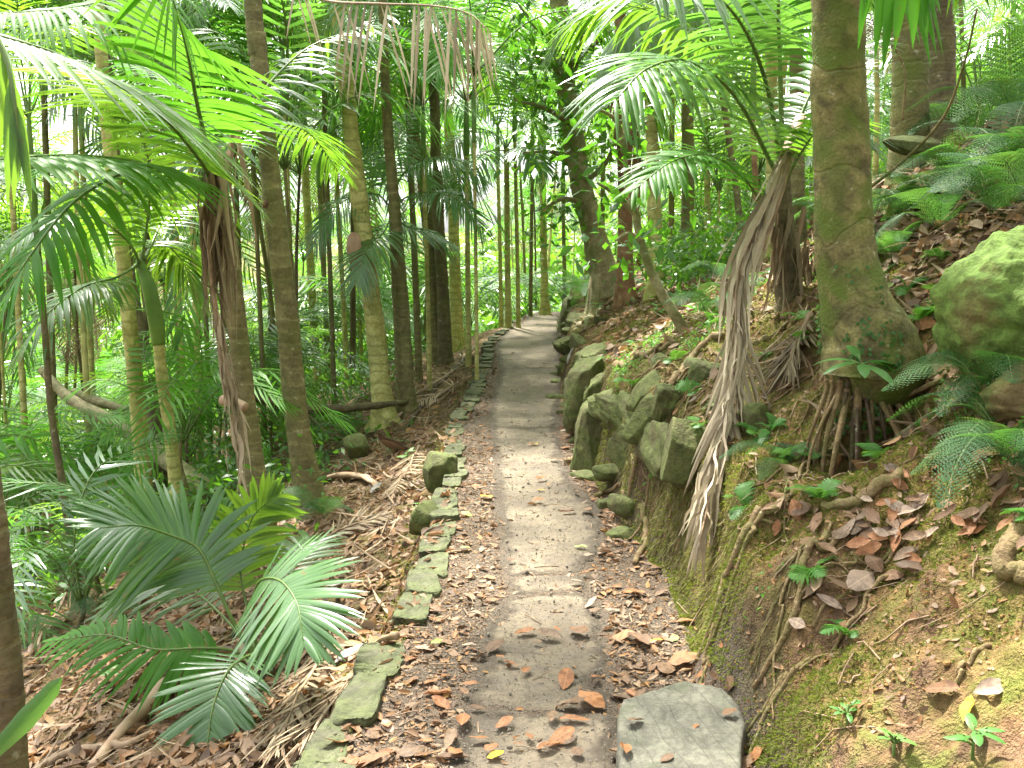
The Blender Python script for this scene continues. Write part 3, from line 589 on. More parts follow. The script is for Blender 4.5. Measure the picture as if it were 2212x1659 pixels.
own(T3, 'frond', frond(P3([(440, 400, 6.9), (330, 360, 6.2), (180, 420, 5.5), (60, 560, 5.1), (-20, 700, 5.0)]), 34, .42, .042, (0, 0, 1), 68, 35, .5, .05, 4, rr=.014), PB)
# dead skirt: hanging bundles of strips
def strips(top, n, L, spread, y, w_=.035, sway=.12, seed=0):
    r = np.random.default_rng(seed); p = at_y(top[0], top[1], y)
    pos = p + np.stack([r.normal(0, spread, n), r.normal(0, spread * .6, n), r.uniform(-.15, .1, n)], -1)
    D = np.stack([r.normal(0, sway, n), r.normal(0, sway, n), -np.ones(n)], -1)
    b = B(); b.add(*leaves(pos, D, r.normal(0, 1, (n, 3)) * [1, 1, .1], L * r.uniform(.55, 1.1, n), w_, curl=r.normal(0, .12, n), fold=.6, segs=6, wavy=.012, prof=([0, .2, .6, 1], [1, .9, .7, .1])))
    return b
for i, (u, v, L_, n_, yy_) in enumerate([(464, 345, 1.0, 18, 6.85), (452, 450, .85, 18, 6.8), (480, 470, .8, 14, 6.8)]):
    b = strips((u, v), n_, L_, .045, yy_, .030, .06, i); own(T3, 'dead_frond', b, DR, 'brown dry frond hanging in strips')
b = ribbons(P3([(470, 380, 6.9), (452, 520, 6.75), (470, 700, 6.72), (496, 850, 6.72), (515, 960, 6.74), (530, 1110, 6.74)]), 34, .026, .035, 11, (.3, .75), (.2, .4), .03); b.add(*tube(P3([(470, 380, 6.9), (452, 520, 6.75), (470, 700, 6.72), (496, 850, 6.72)]), [.02, .016, .012, .006], 7, 14), m=1); own(T3, 'dead_frond', b, [M['ash'], M['drystem']], 'long dry frond hanging down beside the trunk')
b = strips((505, 300), 8, .9, .05, 6.9, .04, .2, 9); own(T3, 'dead_frond', b, ST)
# young crownshaft palm
V, Q = tube(P3([(343, 745, 8.6), (338, 700, 8.6), (322, 620, 8.6), (300, 560, 8.6)]), [.058, .07, .062, .03], 12, 16); mk('crownshaft', V - np.array(T5.location), Q, M['shaft'], T5)
for pts in ([(305, 575, 8.6), (275, 520, 8.4), (200, 470, 8.0), (110, 470, 7.6), (30, 530, 7.3)], [(305, 570, 8.6), (318, 480, 8.6), (325, 380, 8.5), (300, 280, 8.3), (250, 220, 8.1)], [(308, 570, 8.6), (340, 520, 8.9), (390, 560, 9.2), (430, 640, 9.3)],
            [(300, 570, 8.6), (250, 600, 8.2), (180, 620, 7.9), (100, 680, 7.6), (40, 760, 7.5)], [(312, 560, 8.6), (360, 470, 9.2), (430, 440, 9.8), (500, 480, 10.2)]):
    own(T5, 'frond', frond(P3(pts), 36, .5, .036, (0, 0, 1), 70, 32, .45, .08, 4, rr=.013), PG)
tag(T5, 'young palm with a smooth green crownshaft above a thin ringed stem', 'palm tree', G1)

# near young palm spreading at the left kerb
nb = gnd(575, 1470); NP = thing('young_palm', nb, 'low young palm with glossy fan-like fronds beside the path at lower left', 'palm')
V, Q = tube([nb + [0, 0, -.1], nb + [0, 0, .12], P3([(560, 1400, nb[1])])[0]], [.045, .035, .02], 10, 10, rough=.2); mk('trunk', V - nb, Q, M['rootd'], NP)
y0 = nb[1]
own(NP, 'frond', frond(P3([(560, 1430, y0), (505, 1345, y0 - .02), (462, 1250, y0 + .02), (428, 1185, y0 + .05), (365, 1155, y0), (295, 1135, y0 - .1), (215, 1140, y0 - .2)]), 40, .46, .036, (-.1, -.65, .75), 74, 30, .20, .0, 6, start=.30, rr=.011), PW)
own(NP, 'frond', frond(P3([(560, 1430, y0), (548, 1340, y0 - .05), (556, 1262, y0 - .25), (600, 1252, y0 - .5), (640, 1300, y0 - .7), (655, 1385, y0 - .85)]), 32, .36, .034, (-.1, -.75, .65), 82, 22, .16, .05, 6, start=.45, rr=.009), PW)
own(NP, 'frond', frond(P3([(560, 1430, y0), (500, 1405, y0 - .05), (430, 1400, y0 - .1), (330, 1402, y0 - .1), (230, 1372, y0), (110, 1385, y0 + .1)]), 34, .30, .032, (.1, -.5, .85), 72, 30, .35, .05, 5, start=.3, rr=.009), PB)
own(NP, 'frond', frond(P3([(570, 1440, y0), (555, 1412, y0 - .2), (500, 1440, y0 - .45), (465, 1510, y0 - .6), (450, 1590, y0 - .7), (446, 1680, y0 - .78)]), 26, .30, .034, (-.05, -.8, .6), 70, 30, .12, .05, 6, start=.28, rr=.009), PW)
own(NP, 'frond', frond(P3([(565, 1430, y0), (590, 1330, y0 + .2), (630, 1240, y0 + .4), (660, 1180, y0 + .6), (690, 1160, y0 + .8)]), 20, .3, .03, (0, -.5, .8), 60, 25, .2, .1, 5, start=.4, rr=.008), PG)
own(NP, 'frond', frond(P3([(560, 1430, y0), (480, 1330, y0 + .2), (390, 1260, y0 + .4), (300, 1260, y0 + .5), (210, 1330, y0 + .5)]), 30, .34, .034, (0, -.3, .9), 70, 30, .3, .05, 5, start=.3, rr=.008), PG)
own(NP, 'frond', frond(P3([(555, 1440, y0), (540, 1340, y0 + .15), (520, 1230, y0 + .25), (545, 1120, y0 + .3), (600, 1070, y0 + .3)]), 26, .3, .032, (.6, -.6, .5), 68, 30, .2, .05, 5, start=.4, rr=.009), PG)

# right side palm with the great dead frond
R2, _a, _b = palm('palm on the bank with a dark stem and a long arching frond', (1703, 648, 50), [(1700, 560, 46), (1694, 470, 40), (1690, 400, 36), (1690, 350, 32)], 'bark_d', crown=False, flare=1.15)
yR = _b[0][1]; print('R2 y', yR)
own(R2, 'frond', frond(P3([(1690, 400, yR), (1650, 320, yR - .1), (1600, 225, yR - .3), (1545, 165, yR - .5), (1475, 130, yR - .8), (1395, 150, yR - 1.1), (1330, 215, yR - 1.3)]), 46, .62, .034, (.2, -.2, 1), 74, 30, .45, .15, 6, start=.12, rr=.016), PW)
own(R2, 'frond', frond(P3([(1692, 390, yR), (1688, 260, yR - .05), (1684, 120, yR - .15), (1682, 0, yR - .3), (1700, -130, yR - .5), (1760, -220, yR - .9)]), 40, .6, .036, (0, -1, .1), 72, 30, .5, .1, 5, start=.42, rr=.019), PW)
own(R2, 'frond', frond(P3([(1695, 400, yR), (1712, 310, yR), (1745, 215, yR + .1), (1800, 130, yR + .2), (1880, 90, yR + .3)]), 34, .5, .034, (0, 0, 1), 72, 30, .4, .1, 4, start=.3, rr=.014), PG)
own(R2, 'frond', frond(P3([(1685, 420, yR), (1650, 440, yR - .1), (1600, 375, yR - .3), (1530, 335, yR - .5), (1450, 350, yR - .7), (1370, 410, yR - .9)]), 34, .34, .032, (.1, -.3, 1), 74, 30, .35, .12, 5, start=.3, rr=.010), PB)
own(R2, 'frond', frond(P3([(1690, 400, yR), (1600, 180, yR + .3), (1480, 60, yR + .4), (1340, 10, yR + .5), (1240, 50, yR + .6)]), 42, .55, .034, (.1, 0, 1), 72, 30, .55, .1, 5, start=.25, rr=.015), PG)
own(R2, 'frond', frond(P3([(1690, 400, yR), (1660, 200, yR - .4), (1600, 50, yR - .9), (1500, -40, yR - 1.3), (1400, -30, yR - 1.7)]), 44, .6, .036, (.1, 0, 1), 72, 32, .5, .1, 5, start=.3, rr=.015), PW)
own(R2, 'frond', frond(P3([(1695, 400, yR), (1730, 330, yR - .3), (1790, 260, yR - .5), (1860, 300, yR - .7)]), 26, .35, .03, (0, 0, 1), 72, 30, .4, .1, 4, start=.3, rr=.010), PG)
DP = P3([(1722, 285, yR - .15), (1690, 360, yR - .4), (1640, 480, yR - .65), (1596, 600, yR - .8), (1592, 740, yR - 1.0), (1575, 880, yR - 1.25), (1548, 1010, yR - 1.5), (1512, 1170, yR - 1.72)])
b = ribbons(DP, 52, .030, .040, 3, (.04, .34), (.2, .42)); b2 = ribbons(DP, 40, .020, .038, 4, (.4, .85), (.12, .35), .03)
b.add(np.concatenate(b2.V), np.concatenate(b2.Q))
f = frond(DP, 50, .36, .019, (-.2, -1, .2), 36, 16, .45, .0, 6, start=.50, rr=.024, hang=.35, jit=.22, gap=.2); b.add(np.concatenate(f.V), np.concatenate(f.Q), 0); b.M[-1] = np.concatenate(f.M)
b.add(*tube(P3([(1730, 250, yR - .1), (1700, 330, yR - .3), (1680, 420, yR - .5), (1645, 540, yR - .7)]), [.03, .040, .032, .012], 8, 16, flat=.5, rough=.2), m=1)
own(R2, 'dead_frond', b, [M['ash'], M['drystem']], 'long dry fawn frond hanging down over the bank')
b = strips((1700, 480), 22, .6, .06, yR - .05, .03, .12, 5); own(R2, 'dead_frond', b, DR)
b = strips((1735, 560), 14, .5, .05, yR + .0, .03, .12, 6); own(R2, 'dead_frond', b, DR)
b = B(); b.add(*tube(P3([(1675, 440, yR - .05), (1645, 500, yR - .15), (1610, 590, yR - .3), (1585, 640, yR - .4)]), [.014, .011, .009, .006], 6, 10), m=1); own(R2, 'dead_stalk', b, DR)

# the big mossy palm on the bank, standing on a cone of roots
p0 = gnd(1868, 868); yB = 4.15; p0 = at_y(1868, 850, yB)
R1 = thing('palm_tree', p0, 'thick mossy palm trunk with a swollen foot on stilt roots on the bank', 'palm tree')
pts = [(1868, 862, 128), (1886, 806, 222), (1874, 735, 200), (1850, 660, 156), (1832, 590, 136), (1822, 500, 126), (1817, 400, 119), (1814, 250, 115), (1812, 100, 113), (1810, 0, 112), (1806, -250, 108), (1800, -700, 100)]
A = np.array([(*at_y(u, v, yB), w_ / 2 * yB / F) for u, v, w_ in pts])
C, rr = rings(A[:, :3], A[:, 3], .13, .012)
V, Q = tube(C, rr, 48, rough=.13, seed=3); mk('trunk', V - p0, Q, M['bark_m'], R1)
tpb = A[-1, :3]
for i in range(9):
    inst('frond', FH['palm'][i % 4], R1, tpb - p0, (0, -random.uniform(.1, 1), i * 2.4), 1.0)
rr_ = np.random.default_rng(5)
for i in range(24):
    a = -1.0 + 2.6 * i / 27 + rr_.normal(0, .05)       # around the side that faces downhill and right
    u0 = 1868 + 92 * math.sin(a) + rr_.normal(0, 4); v0 = 835 + 25 * math.cos(a) - (35 if a > .6 else 0) * (a - .6) + rr_.normal(0, 8)
    p1 = at_y(u0, v0, yB - .12 * math.cos(a)); out = np.array([math.sin(a) * .11, -math.cos(a) * .06, 0]) * rr_.uniform(.4, 1.5)
    e = p1 + out * 1.6; e[2] = H(e[0], e[1]) - .06
    if p1[2] - e[2] < .12: e = p1 + out * 2.5; e[2] = H(e[0], e[1]) - .03
    mid = (p1 + e) / 2 + out * .35 + rr_.normal(0, .008, 3)
    V, Q = tube([p1 + [0, 0, .05], p1, mid, e], np.array([.011, .013, .010, .007]) * rr_.uniform(.7, 1.25), 8, 12, rough=.15, seed=i)
    mk('stilt_root', V - p0, Q, M['rootd'] if abs(a) < .5 and i % 2 else M['root'], R1)
# creeping ivy-like leaflets on the foot
n = 700; a = rr_.uniform(-2.2, .9, n); h = rr_.beta(2, 2.2, n)
bz = p0[2] - .22 + h * .75; ax = np.interp(bz, A[:, 2][::1], A[:, 0]); ar = np.interp(bz, A[:, 2], A[:, 3])
keep = (fbm(np.stack([a * 1.5, bz * 5], -1), 3, 91) > .05); a, bz, ax, ar = a[keep], bz[keep], ax[keep], ar[keep]
nn = np.stack([np.sin(a), -np.cos(a), 0 * a + .2], -1); pos = np.stack([ax, yB + 0 * ax, bz], -1) + nn * (ar * 1.02)[:, None]
V, Q = leaves(pos, rr_.normal(0, .5, (len(a), 3)) + [0, 0, -.5], nn, .022, .016, segs=2); mk('creeper', V - p0, Q, M['fern'], R1)

def plant(name, loc, label, cat, n, L, Wd, mat, up=.6, rad=.0, stem=.0, group=None, seed=0, droop=.35, spread=6.28, a_off=0, fold=.3, prof=None):
    r = np.random.default_rng(seed); loc = np.array(loc, float); root = thing(name, loc, label, cat, group)
    a = a_off + np.arange(n) * spread / n + r.normal(0, .2, n); el = up + r.normal(0, .2, n)
    D = np.stack([np.cos(a) * np.cos(el), np.sin(a) * np.cos(el), np.sin(el)], -1)
    hh = r.uniform(.4, 1, n) * stem; pos = np.stack([0 * a, 0 * a, hh], -1) + D * rad
    V, Q = leaves(pos, D, [0, 0, 1], L * r.uniform(.7, 1.1, n), Wd, droop=droop, fold=-fold, segs=5, prof=prof); mk('leaves', V, Q, M[mat], root)
    b = B()
    for i in range(n): b.add(*tube([(0, 0, hh[i] * .8), pos[i] + D[i] * .02], [.0035, .002], 4))
    if stem: b.add(*tube([(0, 0, -.04), (0, 0, stem)], [.005, .003], 6))
    b.mk('stem', [M['stem']], root); return root
ep = at_y(1862, 795, yB - .27)
plant('seedling', ep, 'broad-leaved green seedling growing against the swollen palm foot', 'plant', 7, .17, .055, 'fresh', .3, .03, .02, seed=3, droop=.5)

# other trunks on the right
G3 = 'trunks standing on the slope right of the path'
T_r8, _a, _b = palm('mossy pale-flecked palm trunk higher up the slope behind the thick palm', (1968, 268, 78), [(1966, 180, 74), (1962, 60, 70), (1958, -60, 68)], 'bark_g', y=7.2, top=3, seed=61, nf=7, group=G3, leafm='palm', flare=1.25)
palm('dark shaded trunk at the top right beside the pale-flecked palm', (2036, 215, 62), [(2032, 120, 58), (2024, 0, 56), (2015, -90, 54)], 'bark_d', y=8.2, top=3, seed=62, nf=6, group=G3)
palm('pale upright palm trunk left of the thick mossy palm, seen through fronds', (1668, 520, 30), [(1668, 400, 27), (1667, 200, 25), (1667, 0, 24)], 'bark_y', y=10, top=2, seed=63, nf=8, group=G3)
palm('grey-brown palm trunk close against the left side of the thick mossy palm', (1722, 440, 32), [(1722, 300, 30), (1720, 150, 29), (1718, 0, 28)], 'bark_b', y=9.2, top=2, seed=64, nf=8, group=G3)
palm('straight palm trunk on a cone of orange roots above the bank', (1418, 585, 42), [(1415, 500, 31), (1411, 380, 29), (1406, 250, 27), (1400, 60, 25)], 'bark_y', seed=65, nf=9, group=G3, top=1.2, y=12, flare=1.4, shaft=True)
palm('olive palm trunk half way up the right slope behind the leaning sapling', (1487, 492, 30), [(1486, 380, 27), (1485, 240, 26), (1482, 80, 25)], 'bark_g', seed=66, nf=9, group=G3, top=1.2, y=13)
palm('reddish peeling palm trunk wrapped in hanging dead strips', (1352, 562, 34), [(1350, 450, 30), (1347, 320, 28), (1343, 180, 26), (1340, 60, 25)], 'bark_r', seed=67, nf=9, group=G3, top=1.2, y=13.5)
for i, (u, v, w_, ut, vt, yy_) in enumerate([(1606, 520, 16, 1560, 200, 12), (1530, 500, 14, 1520, 100, 15), (1640, 560, 14, 1625, 250, 11), (1450, 520, 14, 1452, 200, 16), (1575, 470, 12, 1570, 150, 17), (1380, 560, 12, 1376, 250, 18), (1300, 600, 12, 1303, 330, 20), (1895, 300, 12, 1893, 90, 8), (1268, 560, 11, 1262, 380, 22), (1220, 640, 10, 1216, 420, 24)]):
    palm('thin palm stem in the shade on the right slope', (u, v, w_), [(u * .7 + ut * .3, v * .7 + vt * .3, w_ * .9), (u * .3 + ut * .7, v * .3 + vt * .7, w_ * .85), (ut, vt, w_ * .8)], ('bark_b', 'bark_y', 'bark_r')[i % 3], y=yy_, seed=70 + i, nf=7, fs=.8,
         group='thin palm stems on the right slope', flare=1.2, sides=10, leafm=('palm', 'palm_grey')[i % 2])

# broadleaf tree leaning over the path, with buttress roots
def leafcloud(centres, n, L, Wd, mat, seed=0, sg=.25, flat=.6, segs=2, halves=2):
    r = np.random.default_rng(seed); c = np.array(centres)[r.integers(len(centres), size=n)]
    pos = c + r.normal(0, 1, (n, 3)) * np.array([sg, sg, sg * flat]); D = r.normal(0, 1, (n, 3)) * [1, 1, .5] + [0, 0, -.3]
    return leaves(pos, D, r.normal(0, .45, (n, 3)) + [0, 0, 1], L * r.uniform(.6, 1.2, n), Wd * r.uniform(.7, 1.2, n), droop=.2, fold=-.2, segs=segs, halves=halves)
yT = 14.2
b0 = at_y(1312, 615, yT); b0[2] = H(b0[0], b0[1])
BT = thing('broadleaf_tree', b0, 'leaning broadleaf tree with mottled bark and spreading buttress roots', 'tree', None)
A = np.array([(*at_y(u, v, yT), w_ / 2 * yT / F) for u, v, w_ in [(1316, 640, 90), (1304, 590, 62), (1284, 510, 52), (1258, 410, 48), (1242, 320, 46), (1228, 220, 42), (1214, 100, 40), (1205, -30, 38), (1190, -250, 30)]])
V, Q = tube(A[:, :3], A[:, 3], 20, 60, rough=.16, seed=4); mk('trunk', V - b0, Q, M['bark_t'], BT)
def ground_tube(pts, r0, r1, lift=.3, sides=8, m=30, seed=0, rough=.15, wob=.02):
    P = np.array([gnd(u, v) for u, v in pts]); C = crom(P, m); rr = np.linspace(r0, r1, m)
    C[:, 0] += wob * fbm(np.stack([np.linspace(0, 6, m), np.full(m, seed * 1.7)], -1), 2, seed); C[:, 2] = np.maximum(H(C[:, 0], C[:, 1]), C[:, 2] - .3) + rr * lift
    return tube(C, rr, sides, rough=rough, seed=seed)
for i, (pts, r0) in enumerate([([(1296, 560), (1282, 600), (1272, 640), (1262, 675)], .13), ([(1322, 570), (1332, 600), (1350, 612), (1372, 622)], .13), ([(1303, 575), (1300, 610), (1296, 640), (1290, 668)], .10), ([(1290, 560), (1268, 600), (1250, 640), (1232, 668)], .07), ([(1315, 570), (1320, 610), (1312, 650)], .09)]):
    top = at_y(pts[0][0], pts[0][1], yT - .05); rest = []
    for k, (u, v) in enumerate(pts[1:]):
        p = at_y(u, v, yT - .25 - .35 * k); p[2] = H(p[0], p[1]) + .02; rest.append(p)
    V, Q = tube([top] + rest, np.linspace(r0, .03, len(pts)), 10, 24, rough=.15, seed=i); mk('buttress_root', V - b0, Q, M['bark_t'], BT)
br = [[(1236, 270), (1180, 235), (1110, 215)], [(1228, 220), (1200, 150), (1150, 120)], [(1258, 400), (1310, 350), (1330, 290)], [(1222, 150), (1290, 90), (1330, 60)], [(1250, 370), (1200, 330), (1130, 330)], [(1215, 100), (1160, 60), (1120, 10)], [(1235, 260), (1290, 230), (1330, 180)], [(1268, 440), (1215, 430), (1170, 455)], [(1225, 200), (1250, 120), (1262, 40)]]
cs = []; rb = np.random.default_rng(8)
for i, pts in enumerate(br):
    P = np.array([at_y(u, v, yT - .4 * k + rb.normal(0, .2)) for k, (u, v) in enumerate(pts)]); P[0] = at_y(*pts[0], yT)
    V, Q = tube(P, np.linspace(.05, .012, 3), 7, 14, rough=.1); mk('branch', V - b0, Q, M['bark_t'], BT)
    cs += list(crom(P, 7)[2:] + rb.normal(0, .12, (5, 3)))
V, Q = leafcloud(cs, 1350, .14, .08, 'broad', 3, .26); mk('crown', V - b0, Q, M['broad'], BT)
# the curved sapling
sp0 = gnd(1478, 718); ysp = sp0[1]; SPL = thing('sapling', sp0, 'bare curved sapling stem leaning left over the litter on the right bank', 'sapling')
A = np.array([(*at_y(u, v, ysp), w_ / 2 * ysp / F) for u, v, w_ in [(1488, 740, 24), (1470, 700, 24), (1440, 652, 22), (1408, 590, 20), (1384, 520, 18), (1372, 460, 15), (1355, 400, 12), (1350, 330, 8), (1345, 220, 5)]])
V, Q = tube(A[:, :3], A[:, 3], 12, 50, rough=.2, seed=6); mk('trunk', V - sp0, Q, M['bark_t'], SPL)
cs = []
for i, pts in enumerate([[(1372, 460), (1330, 420), (1290, 395)], [(1360, 420), (1400, 380), (1420, 330)], [(1350, 330), (1330, 260), (1280, 230)], [(1348, 300), (1375, 230), (1372, 160)], [(1384, 520), (1355, 505), (1330, 520)]]):
    P = np.array([at_y(u, v, ysp - .1 * k) for k, (u, v) in enumerate(pts)]); V, Q = tube(P, [.03, .018, .008], 6, 12, rough=.2); mk('branch', V - sp0, Q, M['bark_t'], SPL); cs += list(P[1:])
V, Q = leafcloud(cs, 260, .12, .06, 'broad', 5, .2); mk('crown', V - sp0, Q, M['broad'], SPL)

# ------------------------------------------------------------ boulders, rocks, kerb stones
def rk(name, u, v, y, size, label, cat, mat='rock_m', group=None, **k):
    if y is None: p = gnd(u, v)
    else: p = at_y(u, v, y)
    n = k.pop('n', 16); V, Q = rock((0, 0, 0), size, n=n, **k); o = mk(name, V, Q, M[mat]); o.location = [float(c) for c in p]
    return tag(o, label, cat, group)
rk('boulder', 2262, 690, 3.75, (.84, .78, .84), 'big bright-green mossy boulder cut by the right edge of the view', 'boulder', 'rock_b', seed=3, n=40, amp=.45, boxy=.1, tilt=(0, .25), fine=.09, facets=3)
rk('boulder', 2300, 880, 3.4, (.60, .6, .36), 'brown undercut boulder with thin moss below the bright-green one', 'boulder', 'rock_br', seed=8, n=34, amp=.4, boxy=.1, fine=.08, facets=4)
rk('rock', 1262, 856, 8.6, (.34, .42, .68), 'upright mossy block standing at the right edge of the path', 'rock', seed=5, n=26, boxy=.8, amp=.2, tilt=(-.1, .12))
rk('rock', 1290, 790, 9.4, (.40, .7, .42), 'pale-topped mossy rock leaning against the upright block', 'rock', seed=6, n=24, boxy=.4, amp=.28, tilt=(.3, .35))
rk('rock', 1283, 958, 7.35, (.30, .42, .62), 'low mossy rock nearer than the upright block, roots beside it', 'rock', seed=15, n=26, boxy=.7, amp=.22, tilt=(-.15, .2))
rk('rock', 1405, 900, None, (.18, .26, .40), 'narrow green-faced rock slanting in the right bank', 'rock', seed=17, n=24, boxy=.6, amp=.2, tilt=(-.1, .55))
rk('rock', 1478, 985, None, (.24, .30, .32), 'brown layered rock sticking out of the bank behind the dead frond', 'rock', seed=18, n=24, boxy=.9, amp=.18, tilt=(-.1, .2))
rk('rock', 1392, 855, None, (.16, .2, .32), 'small wedge of mossy rock above the slanting one', 'rock', seed=19, n=18, boxy=.7, amp=.2, tilt=(0, .5))
rk('rock', 1632, 925, None, (.15, .15, .24), 'smooth tan stone set in the bank right of the dead frond', 'rock', 'rock_m', seed=20, n=16, boxy=.3, amp=.12)
rk('rock', 1240, 700, 17.3, (.6, 1.6, 1.15), 'far mossy ledge at the right side of the path crest', 'rock', seed=21, n=24, boxy=.7, amp=.25)
rk('rock', 1258, 735, 14.6, (.5, 1.3, .8), 'mossy root-draped ledge just before the path crest', 'rock', seed=22, n=24, boxy=.7, amp=.25)
rk('log', 1985, 318, 6.4, (.17, .8, .15), 'green mossy log end half sunk in leaves on the upper slope', 'log', seed=23, n=18, boxy=.2, amp=.1, rot=-.9)
rk('rock', 948, 1020, 7.1, (.24, .38, .30), 'moss-covered lump of the kerb with a dark hollow beneath', 'rock', seed=24, n=18, boxy=.5, amp=.3)
rk('rock', 918, 1120, 6.0, (.2, .24, .22), 'round mossy stone below the left kerb', 'rock', seed=25, n=16, boxy=.4, amp=.3)
rk('rock', 770, 965, 10, (.3, .35, .25), 'yellow-green mossy stone beside the flared palm foot', 'rock', seed=26, n=16, boxy=.3, amp=.2)
rbk = np.random.default_rng(44)
for i in range(34):
    y_ = 5.2 * (17 / 5.2) ** ((i + rbk.uniform(-.3, .3)) / 33); d_ = rbk.uniform(.10, .24) if i % 3 else rbk.uniform(.3, .8); x = float(XR(y_)) + d_; hh = rbk.uniform(.16, .42) * (1 if i % 3 else .8)
    V, Q = rock((0, 0, 0), (rbk.uniform(.16, .28), rbk.uniform(.25, .7), hh * .7), rbk.normal(0, .4), 200 + i, 18, .3, .9, (rbk.normal(0, .2), .25 + rbk.normal(0, .2)), .09, None, 11)
    o = mk('rock', V, Q, M['rock_m']); o.location = (x, y_, float(H(x, y_)) + (-.06 if i % 3 else -.10)); tag(o, 'rough mossy stone set in the face of the bank along the path', 'rock', 'rough stones in the bank face')
# grey slab at the bottom
ol = [(1332, 1660), (1330, 1600), (1345, 1550), (1400, 1528), (1480, 1508), (1560, 1514), (1598, 1540), (1612, 1600), (1600, 1665), (1600, 1750), (1340, 1750)]
P = np.array([gnd(u, v) for u, v in ol]); c0 = P.mean(0); ang = np.linspace(0, 1, 11, endpoint=False)
Pq = np.vstack([P, P[:1]]); ti = np.linspace(0, len(P), 89)[:-1]; Pc = np.stack([np.interp(ti, np.arange(len(Pq)), Pq[:, k]) for k in range(3)], -1); hz = max(Pc[:, 2].min(), H(c0[0], c0[1]) - .02)
VV = []; QQ = []; lay = [(1.0, -.10), (1.0, .02), (.992, .058), (.975, .068)] + [(q_, .072) for q_ in np.linspace(.94, .03, 26)] + [(.001, .072)]
m_ = len(Pc)
for s_, z_ in lay:
    X_ = c0 + (Pc - c0) * s_; X_[:, 2] = hz + z_ + .014 * fbm(X_[:, :2] * 7, 4, 5) - .005 * (z_ > .06) * np.exp(-((np.mod(X_[:, 0] * 9 + .15 * vn(X_[:, :2] * 6, 3), 1) - .5) / .04) ** 2) + (.02 * (X_[:, 0] - c0[0])); X_[:, :2] += .006 * np.stack([fbm(X_[:, :2] * 18, 3, 6), fbm(X_[:, :2] * 18, 3, 7)], -1); VV.append(X_)
for k in range(len(lay) - 1):
    for j in range(m_): QQ.append((k * m_ + j, k * m_ + (j + 1) % m_, (k + 1) * m_ + (j + 1) % m_, (k + 1) * m_ + j))
V = np.concatenate(VV); o = mk('stone_slab', V - c0, QQ, M['slab']); o.location = [float(c) for c in c0]; tag(o, 'large flat grey slab at the bottom of the path on its right side', 'stone')
# kerb: edge stones down the left side
ks = []; y_ = 2.75; rk_ = np.random.default_rng(12)
kl = ['flat grey-green kerb stone at the left edge of the near path', 'mossy flat kerb stone along the left edge half way up the path', 'small pale kerb stone along the left edge near the path crest']
while y_ < 19.5:
    L_ = rk_.uniform(.22, .40) * (1 if y_ < 12 else 1.3); wd = rk_.uniform(.13, .19)
    gap_ = rk_.random() < (.15 if y_ < 5 else .04)
    if not gap_:
        x = float(XL(y_)) - .03 + rk_.normal(0, .015); zc = float(H(x + .1, y_, False))
        V, Q = rock((0, 0, 0), (wd, L_, .18), rk_.normal(0, .06), int(rk_.integers(99)), 14, .14, 1.3, (rk_.normal(0, .03), rk_.normal(0, .05)), .09, .35, 4)
        o = mk('kerb_stone', V, Q, M['kerb']); o.location = (x, y_, zc - .012 + rk_.uniform(-.012, .012)); k = 0 if y_ < 6 else 1 if y_ < 12 else 2
        tag(o, kl[k], 'stone', ['near kerb stones', 'middle kerb stones', 'far kerb stones'][k])
    y_ += L_ * .93
for i, (u, v) in enumerate([(915, 1330), (880, 1345), (895, 1375), (870, 1425), (860, 1450), (795, 1520), (830, 1500), (755, 1600), (780, 1640), (720, 1640), (940, 1215), (955, 1290), (925, 1235)]):
    p = gnd(u, v); V, Q = rock((0, 0, 0), (rk_.uniform(.14, .24), rk_.uniform(.12, .2), .09), rk_.uniform(0, 3), i + 30, 12, .3, .6, (0, 0), .06, .25)
    o = mk('stone', V, Q, M['kerb']); o.location = [float(c) for c in p + [0, 0, -.015]]; tag(o, 'flat mossy stone bedded in leaves at the near left side of the path', 'stone', 'flat stones bedded beside the near path')
for i in range(26):
    y_ = 5.5 + 14 * (i / 26) ** 1.2; x = float(XR(y_)) + rk_.normal(.0, .05); V, Q = rock((0, 0, 0), (rk_.uniform(.1, .2), rk_.uniform(.12, .28), .12), rk_.uniform(0, 3), i + 60, 8, .2, .7, (0, 0), .04)
    o = mk('stone', V, Q, M['rock_m']); o.location = (x, y_, float(H(x, y_)) - .01); tag(o, 'small stone at the foot of the bank on the right edge of the path', 'stone', 'small stones at the foot of the bank')

